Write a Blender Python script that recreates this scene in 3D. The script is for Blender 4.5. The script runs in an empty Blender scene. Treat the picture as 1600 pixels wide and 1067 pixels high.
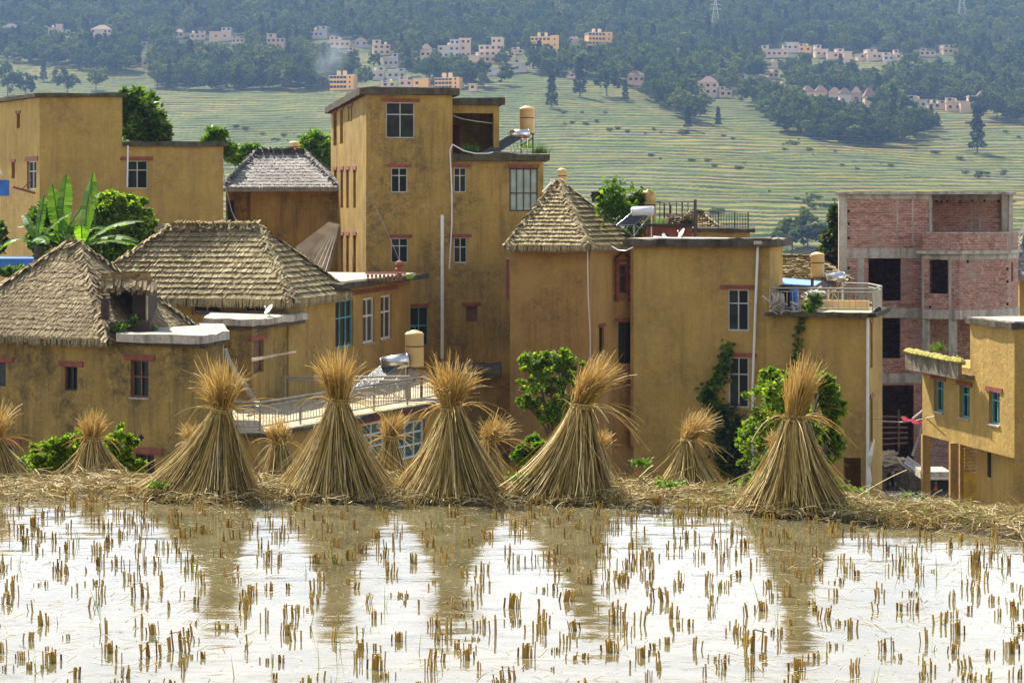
import bpy, bmesh, math, random
import numpy as np
from mathutils import Vector, Matrix
random.seed(7)
SC = bpy.context.scene
F = 3200.0; CX = 800.0; HY = 324.0; CZ = 2.7
# ---------------- camera ----------------
cam_d = bpy.data.cameras.new('camera'); cam = bpy.data.objects.new('camera', cam_d)
SC.collection.objects.link(cam); SC.camera = cam
cam.location = (0, 0, CZ); cam.rotation_euler = (math.radians(90), 0, 0)
cam_d.sensor_width = 36; cam_d.lens = 72.0
cam_d.shift_y = -(533.5 - HY) / 1600.0
cam_d.clip_start = 0.1; cam_d.clip_end = 9000
# ---------------- sky and sun ----------------
EL = math.radians(52); SH = Vector((-0.60, 0.80, 0)).normalized()
SUN = Vector((SH.x*math.cos(EL), SH.y*math.cos(EL), math.sin(EL)))
w = bpy.data.worlds.new('World'); SC.world = w; w.use_nodes = True
nt = w.node_tree; nt.nodes.clear()
sky = nt.nodes.new('ShaderNodeTexSky'); sky.sky_type = 'NISHITA'; sky.sun_disc = False
sky.sun_elevation = EL; sky.sun_rotation = math.atan2(SH.x, SH.y)
sky.air_density = 1.0; sky.dust_density = 1.5; sky.ozone_density = 1.0
bg = nt.nodes.new('ShaderNodeBackground'); bg.inputs['Strength'].default_value = 0.085
wo = nt.nodes.new('ShaderNodeOutputWorld')
tc = nt.nodes.new('ShaderNodeTexCoord'); mp = nt.nodes.new('ShaderNodeMapping'); mp.inputs['Scale'].default_value = (1, 1, 3)
nz = nt.nodes.new('ShaderNodeTexNoise'); nz.inputs['Scale'].default_value = 2.3; nz.inputs['Detail'].default_value = 6; nz.inputs['Roughness'].default_value = .55
rp = nt.nodes.new('ShaderNodeValToRGB'); rp.color_ramp.elements[0].position = .38; rp.color_ramp.elements[1].position = .56
mx = nt.nodes.new('ShaderNodeMix'); mx.data_type = 'RGBA'; mx.inputs[7].default_value = (17.0, 17.2, 17.6, 1)     # sunlit cloud low over the hills
sz = nt.nodes.new('ShaderNodeSeparateXYZ'); mr = nt.nodes.new('ShaderNodeMapRange'); ml = nt.nodes.new('ShaderNodeMath'); ml.operation = 'MULTIPLY'
for i_, v_ in enumerate((.20, .42, 1., .12)): mr.inputs[i_+1].default_value = v_
for a_, b_ in ((tc.outputs['Generated'], mp.inputs[0]), (mp.outputs[0], nz.inputs['Vector']), (nz.outputs['Fac'], rp.inputs[0]), (rp.outputs[0], ml.inputs[0]), (tc.outputs['Generated'], sz.inputs[0]), (sz.outputs[2], mr.inputs[0]), (mr.outputs[0], ml.inputs[1]), (ml.outputs[0], mx.inputs[0]), (sky.outputs[0], mx.inputs[6])): nt.links.new(a_, b_)
nt.links.new(mx.outputs[2], bg.inputs['Color']); nt.links.new(bg.outputs[0], wo.inputs['Surface'])
sl = bpy.data.lights.new('sun', 'SUN'); sl.energy = 5.0; sl.angle = math.radians(0.53); sl.color = (1.0, 0.94, 0.84)
so = bpy.data.objects.new('sun', sl); SC.collection.objects.link(so)
so.rotation_euler = SUN.to_track_quat('Z', 'Y').to_euler(); so.location = (-60, 80, 120)
SC.view_settings.view_transform = 'Standard'; SC.view_settings.look = 'None'
SC.view_settings.exposure = 1.12; SC.view_settings.gamma = 1.0
SC.cycles.max_bounces = 8; SC.cycles.volume_bounces = 0; SC.cycles.transparent_max_bounces = 6
SC.cycles.diffuse_bounces = 3; SC.cycles.glossy_bounces = 3
SC.cycles.caustics_reflective = False; SC.cycles.caustics_refractive = False

# ---------------- materials ----------------
class NT:
    def __init__(s, name):
        s.m = bpy.data.materials.new(name); s.m.use_nodes = True
        s.t = s.m.node_tree; s.t.nodes.clear()
        s.out = s.t.nodes.new('ShaderNodeOutputMaterial')
    def n(s, typ, **kw):
        nd = s.t.nodes.new(typ)
        for k, v in kw.items():
            if k in nd.inputs.keys(): nd.inputs[k].default_value = v
            else: setattr(nd, k, v)
        return nd
    def l(s, a, b): s.t.links.new(a, b)
    def pos(s, scale=(1, 1, 1), obj=False):
        g = s.n('ShaderNodeTexCoord').outputs['Object'] if obj else s.n('ShaderNodeNewGeometry').outputs['Position']
        mp = s.n('ShaderNodeMapping'); mp.inputs['Scale'].default_value = scale
        s.l(g, mp.inputs['Vector']); return mp.outputs[0]
    def noise(s, vec, scale, detail=4, rough=.55):
        nd = s.n('ShaderNodeTexNoise'); nd.inputs['Scale'].default_value = scale
        nd.inputs['Detail'].default_value = detail; nd.inputs['Roughness'].default_value = rough
        s.l(vec, nd.inputs['Vector']); return nd.outputs['Fac']
    def ramp(s, fac, stops):
        r = s.n('ShaderNodeValToRGB'); e = r.color_ramp.elements
        while len(e) < len(stops): e.new(.5)
        for i, (p, c) in enumerate(stops):
            e[i].position = p; e[i].color = (*c, 1) if len(c) == 3 else c
        s.l(fac, r.inputs[0]); return r.outputs[0]
    def rng(s, fac, a, b, c=0., d=1.):
        r = s.n('ShaderNodeMapRange'); 
        for i, v in enumerate((a, b, c, d)): r.inputs[i+1].default_value = v
        s.l(fac, r.inputs[0]); return r.outputs[0]
    def mix(s, fac, a, b, mode='MIX'):
        m = s.n('ShaderNodeMix', data_type='RGBA', blend_type=mode)
        for i, v in ((0, fac), (6, a), (7, b)):
            if isinstance(v, (int, float)): m.inputs[i].default_value = v
            elif isinstance(v, tuple): m.inputs[i].default_value = (*v, 1)
            else: s.l(v, m.inputs[i])
        return m.outputs[2]
    def math(s, op, a, b=0.):
        m = s.n('ShaderNodeMath', operation=op)
        for i, v in ((0, a), (1, b)):
            if isinstance(v, (int, float)): m.inputs[i].default_value = v
            else: s.l(v, m.inputs[i])
        return m.outputs[0]
    def bump(s, h, dist, strength=1.0, nrm=None):
        b = s.n('ShaderNodeBump'); b.inputs['Distance'].default_value = dist; b.inputs['Strength'].default_value = strength
        s.l(h, b.inputs['Height'])
        if nrm is not None: s.l(nrm, b.inputs['Normal'])
        return b.outputs[0]
    def pbsdf(s, col, rough=.8, nrm=None, metal=0., spec=None, **kw):
        p = s.n('ShaderNodeBsdfPrincipled')
        if isinstance(col, tuple): p.inputs['Base Color'].default_value = (*col, 1)
        else: s.l(col, p.inputs['Base Color'])
        if isinstance(rough, (int, float)): p.inputs['Roughness'].default_value = rough
        else: s.l(rough, p.inputs['Roughness'])
        p.inputs['Metallic'].default_value = metal
        if spec is not None: p.inputs['Specular IOR Level'].default_value = spec
        if nrm is not None: s.l(nrm, p.inputs['Normal'])
        for k, v in kw.items(): p.inputs[k].default_value = v
        s.l(p.outputs[0], s.out.inputs[0]); return p

def m_plain(name, col, rough=.7, metal=0., var=.25, scale=3., spec=None, bump=.01):
    t = NT(name); P = t.pos()
    n = t.noise(P, scale, 5)
    c = t.mix(t.rng(n, .3, .7), tuple(x*(1-var) for x in col), tuple(min(1, x*(1+var)) for x in col))
    t.pbsdf(c, rough, t.bump(t.noise(P, scale*8, 3), bump, .5), metal, spec)
    return t.m

def m_plaster(name, a, b, stain, amt=1.0, seed=0.):
    t = NT(name); g = t.n('ShaderNodeNewGeometry').outputs['Position']
    def mp(sc):
        m = t.n('ShaderNodeMapping'); m.inputs['Scale'].default_value = sc
        m.inputs['Location'].default_value = (seed, seed*1.7, seed*.6); t.l(g, m.inputs['Vector']); return m.outputs[0]
    P = mp((1, 1, 1)); S = mp((2.6, 2.6, .22)); S2 = mp((9, 9, .5))
    c = t.mix(t.rng(t.noise(P, 2.2, 7, .7), .36, .64), b, a)
    st = t.math('MULTIPLY', t.rng(t.noise(P, .55, 7, .66), .40, .60), t.rng(t.noise(P, 3.1, 6, .7), .3, .62))
    c = t.mix(t.math('MULTIPLY', st, .88*amt), c, stain)
    sk = t.math('MULTIPLY', t.rng(t.noise(S, 1.0, 5, .6), .45, .66), t.rng(t.noise(P, .3, 3), .35, .6))
    c = t.mix(t.math('MULTIPLY', sk, .6*amt), c, stain)
    sk2 = t.rng(t.noise(S2, 1.0, 4, .6), .55, .72)
    c = t.mix(t.math('MULTIPLY', sk2, .34*amt), c, tuple(x*.6 for x in stain))
    c = t.mix(t.math('MULTIPLY', t.rng(t.noise(P, 14, 4, .7), .48, .75), .35), c, tuple(min(1, x*1.35) for x in a))
    c = t.mix(t.math('MULTIPLY', t.rng(t.noise(P, 11, 5, .75), .56, .68), .3), c, stain)
    h = t.math('ADD', t.noise(P, 5, 6, .65), t.math('MULTIPLY', t.noise(P, 38, 3, .6), .35))
    t.pbsdf(c, .92, t.bump(h, .05, .8), spec=.15)
    return t.m

def m_brick(name, mortar=(.42,.37,.32)):
    t = NT(name); uv = t.n('ShaderNodeTexCoord').outputs['UV']
    def br(sc, off):
        b = t.n('ShaderNodeTexBrick'); b.offset = .5
        mp = t.n('ShaderNodeMapping'); mp.inputs['Location'].default_value = off; t.l(uv, mp.inputs[0])
        nz = t.n('ShaderNodeTexNoise'); nz.inputs['Scale'].default_value = 2.; t.l(uv, nz.inputs['Vector'])
        ad = t.n('ShaderNodeVectorMath', operation='MULTIPLY_ADD'); ad.inputs[1].default_value = (.06, .06, 0)
        t.l(nz.outputs['Color'], ad.inputs[0]); t.l(mp.outputs[0], ad.inputs[2])
        t.l(ad.outputs[0], b.inputs['Vector']); b.inputs['Scale'].default_value = 1.
        b.inputs['Brick Width'].default_value = .27; b.inputs['Row Height'].default_value = .115
        b.inputs['Mortar Size'].default_value = .016; b.inputs['Mortar Smooth'].default_value = .2; b.inputs['Bias'].default_value = -.1
        b.inputs['Color1'].default_value = (.54, .23, .15, 1); b.inputs['Color2'].default_value = (.38, .14, .095, 1)
        b.inputs['Mortar'].default_value = (*mortar, 1)
        return b
    b = br(1, (0, 0, 0)); P = t.pos()
    c = t.mix(t.math('MULTIPLY', t.rng(t.noise(P, 5.5, 3, .6), .57, .62), .8), b.outputs['Color'], (.60, .46, .35))
    c = t.mix(t.math('MULTIPLY', t.rng(t.noise(t.pos((1, 1, 4)), 2.2, 4, .6), .52, .6), .55), c, (.17, .08, .06))
    c = t.mix(t.math('MULTIPLY', t.rng(t.noise(P, .8, 5, .6), .45, .7), .55), c, (.42, .33, .27))
    t.pbsdf(c, .95, t.bump(t.math('ADD', t.math('MULTIPLY', b.outputs['Fac'], -1.), t.noise(P, 20, 3)), .03, .8), spec=.1)
    return t.m

def m_concrete(name, a, b, dark, moss=.0):
    t = NT(name); P = t.pos(); S = t.pos((3, 3, .4))
    c = t.mix(t.rng(t.noise(P, 1.7, 6, .65), .33, .67), a, b)
    c = t.mix(t.math('MULTIPLY', t.rng(t.noise(S, 1., 5, .65), .46, .66), .75), c, dark)
    c = t.mix(t.math('MULTIPLY', t.rng(t.noise(P, 8., 5, .7), .5, .68), .5), c, dark)
    if moss: c = t.mix(t.math('MULTIPLY', t.rng(t.noise(P, 1.1, 5, .7), .5, .6), moss), c, (.10, .10, .03))
    t.pbsdf(c, .95, t.bump(t.noise(P, 9, 6, .7), .06, .9), spec=.15)
    return t.m

def m_island(name, stops, rough=.75, trans=0., tcol=None, spec=.3, patch=None, pscale=.6):
    """fibres or leaves: each one its own colour"""
    t = NT(name); g = t.n('ShaderNodeNewGeometry')
    c = t.ramp(g.outputs['Random Per Island'], stops)
    if 'far' in name:
        oi = t.n('ShaderNodeObjectInfo').outputs['Random']
        c = t.mix(1., c, t.ramp(oi, [(0, (.62,.70,.70)), (.35, (.9,.95,.85)), (.7, (1.15,1.12,.85)), (1, (1.6,1.4,.9))]), 'MULTIPLY')
    if patch: c = t.mix(t.math('MULTIPLY', t.rng(t.noise(t.pos(), pscale, 4, .6), .42, .64), .7), c, patch)
    p = t.pbsdf(c, rough, spec=spec)
    if trans:
        tr = t.n('ShaderNodeBsdfTranslucent')
        t.l(t.mix(1., c, tcol or (1, 1, 1), 'MULTIPLY'), tr.inputs[0])
        ms = t.n('ShaderNodeMixShader'); ms.inputs[0].default_value = trans
        t.l(p.outputs[0], ms.inputs[1]); t.l(tr.outputs[0], ms.inputs[2]); t.l(ms.outputs[0], t.out.inputs[0])
    return t.m

M = {}
M['plaster'] = m_plaster('ochre_plaster', (.50, .33, .09), (.36, .235, .06), (.115, .085, .042), 1.0, 0.)
M['plaster_b'] = m_plaster('ochre_plaster_clean', (.52, .345, .10), (.40, .26, .072), (.16, .115, .055), .7, 5.)
M['plaster_c'] = m_plaster('ochre_plaster_old', (.48, .32, .095), (.33, .22, .063), (.11, .082, .038), 1.25, 11.)
M['plaster_d'] = m_plaster('orange_plaster', (.50, .31, .10), (.39, .235, .075), (.15, .095, .045), .8, 21.)
M['plaster_far'] = m_plain('pale_ochre_plaster', (.62, .41, .25), .9, var=.12)
M['plaster_far_b'] = m_plain('grey_plaster', (.52, .43, .35), .9, var=.12)
M['plaster_far_c'] = m_plain('orange_wall_paint', (.80, .42, .12), .9, var=.1)
M['lintel'] = m_plain('red_brown_paint', (.23, .06, .035), .8, var=.35, scale=4)
M['red'] = m_plain('dull_red_timber', (.20, .05, .035), .8, var=.4, scale=5)
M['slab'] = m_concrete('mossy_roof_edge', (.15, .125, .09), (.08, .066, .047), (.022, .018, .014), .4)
M['slab_light'] = m_concrete('pale_concrete', (.62, .56, .47), (.46, .41, .33), (.16, .13, .10), .15)  # pale concrete; on roof tops this tone also paints in the sunlight
M['conc'] = m_concrete('raw_concrete', (.60, .55, .46), (.46, .42, .35), (.20, .17, .14))
M['tile'] = m_concrete('terrace_floor', (.62, .52, .34), (.52, .43, .28), (.25, .20, .13))
M['brick'] = m_brick('raw_brick')
M['white'] = m_plain('white_paint', (.72, .71, .66), .5, var=.1)
M['frame'] = m_plain('pale_window_frame', (.50, .50, .46), .5, var=.15)
M['teal'] = m_plain('teal_paint', (.10, .32, .36), .55, var=.3)
M['dark'] = m_plain('dark_timber', (.045, .03, .022), .8, var=.4)
M['brown'] = m_plain('weathered_brown_timber', (.16, .09, .05), .8, var=.35)
M['glass'] = m_plain('dark_window_glass', (.010, .013, .013), .3, var=.5, scale=1., spec=.25, bump=.0)
M['glass_teal'] = m_plain('teal_window_glass', (.03, .11, .12), .15, var=.3, scale=1., spec=.5, bump=.0)
M['curtain'] = m_plain('pale_curtain', (.42, .50, .42), .6, var=.25, scale=2.)
M['glass_dim'] = m_plain('net_curtained_glass', (.022, .026, .025), .3, var=.6, scale=3., spec=.3, bump=.0)
M['steel'] = m_plain('stainless_steel', (.62, .60, .56), .28, 1., var=.08)
M['rail'] = m_plain('railing_metal', (.34, .31, .24), .45, .6, var=.2)
M['rail_dark'] = m_plain('rusty_railing', (.07, .045, .035), .8, var=.4)
M['tank'] = m_plain('cream_tank_paint', (.66, .46, .20), .6, var=.14, scale=2.)
M['tank_b'] = m_plain('stained_tank_paint', (.52, .35, .13), .6, var=.4, scale=5.)
M['pvc'] = m_plain('white_pipe', (.70, .70, .68), .4, var=.08)
M['heater'] = m_plain('white_heater_drum', (.66, .68, .70), .35, var=.05)
M['tube'] = m_plain('dark_vacuum_tubes', (.05, .045, .04), .2, var=.3, spec=.6)
M['blue'] = m_plain('blue_sheet', (.03, .16, .52), .5, var=.25)
M['tarp'] = m_plain('light_blue_tarpaulin', (.16, .32, .80), .5, var=.15)
M['pink'] = m_plain('red_cloth', (.55, .03, .06), .8, var=.2)
M['stone'] = m_concrete('rough_stone', (.30, .26, .19), (.20, .17, .12), (.06, .05, .035), .4)
M['wood'] = m_plain('sawn_planks', (.50, .38, .24), .8, var=.35, scale=2.)
M['corr'] = m_plain('grey_corrugated_sheet', (.44, .40, .34), .8, var=.25, scale=2.)
M['dish'] = m_plain('dish_grey', (.66, .64, .58), .5, var=.1)
M['terracotta'] = m_plain('terracotta', (.30, .10, .05), .8, var=.3)
M['tile_far'] = m_plain('white_tile_roof', (.50, .44, .38), .8, var=.1)
M['cloth'] = m_plain('black_cloth', (.012, .012, .013), .9, var=.3)
M['skin'] = m_plain('skin', (.35, .20, .13), .6, var=.1)
M['van'] = m_plain('white_van_paint', (.75, .75, .73), .25, var=.04)
M['yellow'] = m_plain('yellow_slats', (.55, .33, .03), .7, var=.3)
M['bark'] = m_plain('bark', (.10, .075, .05), .9, var=.35, scale=6., bump=.03)
M['earth'] = m_concrete('damp_earth', (.13, .095, .05), (.085, .06, .035), (.035, .026, .016), .3)
def ths(a, b, c, d): return [(0, a), (.35, b), (.7, c), (1, d)]
M['thatch'] = m_island('straw_thatch', ths((.20,.15,.075),(.33,.26,.13),(.44,.355,.19),(.58,.49,.29)), .9, spec=.1, patch=(.21,.165,.085))
M['thatch_old'] = m_island('old_straw_thatch', ths((.16,.12,.065),(.27,.205,.11),(.37,.29,.165),(.48,.39,.24)), .9, spec=.1, patch=(.17,.13,.075))
M['thatch_grey'] = m_island('grey_thatch', ths((.20,.185,.165),(.27,.255,.23),(.34,.32,.29),(.42,.40,.36)), .9, spec=.1, patch=(.20,.185,.16))
M['thatch_core'] = m_plain('thatch_core', (.10, .078, .045), .95, var=.3)
M['straw'] = m_island('rice_straw', ths((.065,.048,.012),(.26,.185,.042),(.54,.39,.105),(.90,.73,.38)), .6, .15, (1., .8, .4), .35)
M['straw_head'] = m_island('golden_rice_straw', ths((.28,.18,.05),(.44,.30,.09),(.60,.43,.16),(.80,.64,.33)), .6, .25, (1., .85, .55), .35)
M['straw_in'] = m_plain('inner_straw_gap_shade', (.055, .042, .018), .9, var=.4, scale=8)  # dark tone paints the shade seen in gaps between stalks
M['litter'] = m_island('dry_straw_litter', ths((.15,.11,.045),(.34,.26,.11),(.50,.41,.20),(.70,.60,.35)), .7, .1, (1, .85, .5))
M['grass'] = m_island('green_grass', ths((.06,.12,.015),(.12,.22,.03),(.20,.32,.04),(.30,.38,.08)), .6, .35, (1, 1, .4))
M['stub'] = m_island('rice_stubble', ths((.20,.12,.03),(.46,.30,.075),(.66,.47,.15),(.50,.45,.11)), .6, .3, (1, .85, .35))
def leafm(n, s, tr=.4, tc=(1.3, 1.4, .35), patch=None, ps=.6): return m_island(n, s, .9 if 'far' in n else .5, tr, tc, .05 if 'far' in n else .3, patch, ps)
M['leaf'] = leafm('green_leaves', ths((.03,.065,.01),(.06,.12,.014),(.11,.19,.02),(.19,.27,.035)), .45)
M['leaf_dark'] = leafm('dark_leaves', ths((.018,.035,.012),(.035,.06,.015),(.06,.09,.02),(.15,.17,.05)), .3)
M['leaf_mid'] = leafm('mixed_green_leaves', ths((.045,.09,.01),(.11,.19,.018),(.20,.29,.028),(.36,.42,.06)), .58)
M['leaf_bright'] = leafm('bright_leaves', ths((.05,.11,.01),(.09,.18,.018),(.14,.25,.025),(.22,.32,.04)), .45)
M['leaf_far'] = leafm('far_tree_leaves', ths((.03,.05,.016),(.05,.075,.022),(.075,.105,.03),(.12,.15,.045)), .3, (1, 1.1, .5))
M['leaf_far_b'] = leafm('far_light_leaves', ths((.06,.085,.022),(.09,.12,.032),(.125,.155,.042),(.18,.20,.06)), .3, (1, 1, .5))
M['leaf_far_c'] = leafm('far_conifer_needles', ths((.014,.028,.014),(.022,.04,.018),(.032,.055,.022),(.045,.07,.028)), .1, (1, 1, .5))
M['banana'] = leafm('banana_leaf', ths((.06,.15,.012),(.09,.20,.018),(.12,.24,.025),(.15,.26,.03)), .55, (1.5, 1.5, .35))
M['flower'] = m_plain('cream_petals', (.8, .77, .65), .6)
# ---------------- helpers ----------------
ROOT = SC.collection
BASE = {}
def pt(px, Y): return Vector(((px-CX)/F*Y, Y, 0))
def zz(py, Y): return CZ-(py-HY)*Y/F
def P3(px, py, Y): return Vector(((px-CX)/F*Y, Y, zz(py, Y)))
def along(P, d, px):
    k = (px-CX)/F; t = (k*P[1]-P[0])/(d[0]-k*d[1]); return Vector((P[0]+t*d[0], P[1]+t*d[1], 0))
def nrm2(x, y): return Vector((x, y, 0)).normalized()
def tag(o, label=None, cat=None, group=None, kind=None):
    if label: o['label'] = label
    if cat: o['category'] = cat
    if group: o['group'] = group
    if kind: o['kind'] = kind
    return o
def empty(name, loc, label=None, cat=None, group=None):
    o = bpy.data.objects.new(name, None); ROOT.objects.link(o); o.location = loc; o.empty_display_size = .3
    BASE[o.name] = Vector(loc); return tag(o, label, cat, group)
def link(name, me, parent=None, world=True):
    o = bpy.data.objects.new(name, me); ROOT.objects.link(o)
    if parent is not None:
        o.parent = parent; b = BASE[parent.name]; BASE[o.name] = b
        if world and b.length > 0: me.transform(Matrix.Translation(-b))
    else: BASE[o.name] = Vector((0, 0, 0))
    return o
def copy_tree(o, parent=None):
    c = o.copy(); ROOT.objects.link(c); c.parent = parent
    for ch in list(o.children): copy_tree(ch, c)
    return c
class MB:
    def __init__(s): s.v = []; s.f = []; s.uv = []; s.mi = []; s.ms = []
    def face(s, pts, m=0, uv=None):
        i = len(s.v); s.v += [tuple(p) for p in pts]; s.f.append(tuple(range(i, i+len(pts)))); s.mi.append(m)
        s.uv.append(uv or [(0, 0)]*len(pts)); return s
    def hexa(s, p, m=0):   # p: 4 bottom then 4 top, CCW from above
        i = len(s.v); s.v += [tuple(q) for q in p]
        for f in ((3,2,1,0),(4,5,6,7),(0,1,5,4),(1,2,6,5),(2,3,7,6),(3,0,4,7)):
            s.f.append(tuple(i+k for k in f)); s.mi.append(m); s.uv.append([(0,0)]*4)
        return s
    def box(s, a, b, m=0):
        x0,y0,z0 = a; x1,y1,z1 = b
        return s.hexa([(x0,y0,z0),(x1,y0,z0),(x1,y1,z0),(x0,y1,z0),(x0,y0,z1),(x1,y0,z1),(x1,y1,z1),(x0,y1,z1)], m)
    def obox(s, A, B, n, t0, t1, z0, z1, m=0):
        """bar from A to B in plan, thickness from t0 to t1 along outward normal n"""
        p = [A+n*t1, B+n*t1, B+n*t0, A+n*t0]
        return s.hexa([(q.x,q.y,z0) for q in p]+[(q.x,q.y,z1) for q in p], m)
    def bar(s, a, b, r, m=0, n=4, r2=None):
        a = Vector(a); b = Vector(b); d = (b-a)
        if d.length < 1e-6: return s
        d.normalize(); u = d.orthogonal().normalized(); v = d.cross(u); r2 = r if r2 is None else r2; i = len(s.v)
        for c, rr in ((a, r), (b, r2)):
            for k in range(n):
                t = 2*math.pi*(k+.5)/n; q = c+u*math.cos(t)*rr+v*math.sin(t)*rr; s.v.append(tuple(q))
        for k in range(n):
            s.f.append((i+k, i+(k+1)%n, i+n+(k+1)%n, i+n+k)); s.mi.append(m); s.uv.append([(0,0)]*4)
        s.f.append(tuple(i+k for k in range(n))[::-1]); s.mi.append(m); s.uv.append([(0,0)]*n)
        s.f.append(tuple(i+n+k for k in range(n))); s.mi.append(m); s.uv.append([(0,0)]*n)
        return s
    def tube(s, pts, r, m=0, n=5):
        for a, b in zip(pts, pts[1:]): s.bar(a, b, r, m, n)
        return s
    def lathe(s, c, prof, m=0, n=20):   # prof: (r, z)
        c = Vector(c); i = len(s.v)
        for r, z in prof:
            for k in range(n):
                t = 2*math.pi*k/n; s.v.append((c.x+r*math.cos(t), c.y+r*math.sin(t), c.z+z))
        for j in range(len(prof)-1):
            for k in range(n):
                s.f.append((i+j*n+k, i+j*n+(k+1)%n, i+(j+1)*n+(k+1)%n, i+(j+1)*n+k)); s.mi.append(m); s.uv.append([(0,0)]*4)
        s.f.append(tuple(i+k for k in range(n))[::-1]); s.mi.append(m); s.uv.append([(0,0)]*n)
        j = (len(prof)-1)*n; s.f.append(tuple(i+j+k for k in range(n))); s.mi.append(m); s.uv.append([(0,0)]*n)
        return s
    def prism(s, poly, z0, z1, m=0, jit=0., seg=None):
        """vertical prism over plan polygon (CCW); edges split and roughened"""
        P = [Vector((p[0], p[1], 0)) for p in poly]; Q = []
        if seg:
            for a, b in zip(P, P[1:]+P[:1]):
                k = max(1, int((b-a).length/seg))
                for q in range(k): Q.append(a.lerp(b, q/k))
        else: Q = P
        rn = random.Random(int(abs(P[0].x*100+z0*10)))
        lo, hi = [], []
        for q in Q:
            dx, dy, dz = [rn.uniform(-jit, jit) for _ in range(3)]; dz2 = rn.uniform(-jit, jit)*1.6+(jit*2.2 if rn.random() < .12 else 0)
            lo.append((q.x+dx*.8, q.y+dy*.8, z0+dz)); hi.append((q.x+dx, q.y+dy, z1+dz2*.7))
        n = len(Q)
        for k in range(n): s.face([lo[k], lo[(k+1)%n], hi[(k+1)%n], hi[k]], m)
        s.face(lo[::-1], m); s.face(hi, m); return s
    def build(s, name, mat, parent=None, smooth=False):
        me = bpy.data.meshes.new(name); me.from_pydata(s.v, [], s.f)
        mats = mat if isinstance(mat, (list, tuple)) else [mat]
        for m in mats: me.materials.append(M[m] if isinstance(m, str) else m)
        if len(mats) > 1: me.polygons.foreach_set('material_index', s.mi)
        ul = me.uv_layers.new(name='UVMap'); flat = [c for f in s.uv for p in f for c in p]
        ul.data.foreach_set('uv', flat)
        if smooth: me.polygons.foreach_set('use_smooth', [True]*len(me.polygons))
        me.update(); return link(name, me, parent)
def quads(name, V, mat, parent=None, mi=None):
    """V (n,4,3) numpy -> one mesh of loose quads"""
    V = np.asarray(V, dtype=np.float32); n = len(V)
    me = bpy.data.meshes.new(name); me.vertices.add(n*4); me.vertices.foreach_set('co', V.reshape(-1))
    me.loops.add(n*4); me.loops.foreach_set('vertex_index', np.arange(n*4, dtype=np.int32))
    me.polygons.add(n); me.polygons.foreach_set('loop_start', np.arange(0, n*4, 4, dtype=np.int32))
    me.polygons.foreach_set('loop_total', np.full(n, 4, dtype=np.int32))
    for m in (mat if isinstance(mat, (list, tuple)) else [mat]): me.materials.append(M[m])
    if mi is not None: me.polygons.foreach_set('material_index', np.asarray(mi, dtype=np.int32))
    me.update(calc_edges=True); return link(name, me, parent)
def strips(name, paths, widths, mat, parent=None, side=None, rng=None):
    """paths (n,m,3) ribbons sharing vertices so each one is an island"""
    paths = np.asarray(paths, dtype=np.float64); n, m, _ = paths.shape
    T = np.gradient(paths, axis=1); T /= np.linalg.norm(T, axis=2, keepdims=True)+1e-9
    if side is None: side = rng.normal(size=(n, 1, 3))
    S = np.cross(T, np.broadcast_to(side, paths.shape)); S /= np.linalg.norm(S, axis=2, keepdims=True)+1e-9
    W = np.asarray(widths)[..., None]*.5
    if W.ndim == 2: W = W[:, None, :]
    L = paths-S*W; R = paths+S*W
    V = np.stack([L, R], axis=2).reshape(-1, 3).astype(np.float32)     # n,m,2
    base = (np.arange(n)[:, None]*m+np.arange(m-1)[None, :])*2
    Fc = np.stack([base, base+1, base+3, base+2], axis=-1).reshape(-1).astype(np.int32); nf = n*(m-1)
    me = bpy.data.meshes.new(name); me.vertices.add(len(V)); me.vertices.foreach_set('co', V.reshape(-1))
    me.loops.add(nf*4); me.loops.foreach_set('vertex_index', Fc)
    me.polygons.add(nf); me.polygons.foreach_set('loop_start', np.arange(0, nf*4, 4, dtype=np.int32))
    me.polygons.foreach_set('loop_total', np.full(nf, 4, dtype=np.int32))
    me.materials.append(M[mat]); me.update(calc_edges=True); return link(name, me, parent)
def vnoise(x, y, seed=0):
    x = np.asarray(x, dtype=np.float64); y = np.asarray(y, dtype=np.float64)
    xi = np.floor(x).astype(np.int64); yi = np.floor(y).astype(np.int64); fx = x-xi; fy = y-yi
    fx = fx*fx*(3-2*fx); fy = fy*fy*(3-2*fy)
    def h(a, b):
        k = (a*374761393+b*668265263+seed*974634777) & 0xffffffff
        k = ((k ^ (k >> 13))*1274126177) & 0xffffffff
        return ((k ^ (k >> 16)) & 0xffff)/65535.
    return (h(xi,yi)*(1-fx)+h(xi+1,yi)*fx)*(1-fy)+(h(xi,yi+1)*(1-fx)+h(xi+1,yi+1)*fx)*fy
def fbm(x, y, seed=0, o=4):
    r = 0; a = .5; t = 0
    for k in range(o): r = r+a*vnoise(x*2**k, y*2**k, seed+k); t += a; a *= .5
    return r/t-.5
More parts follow.
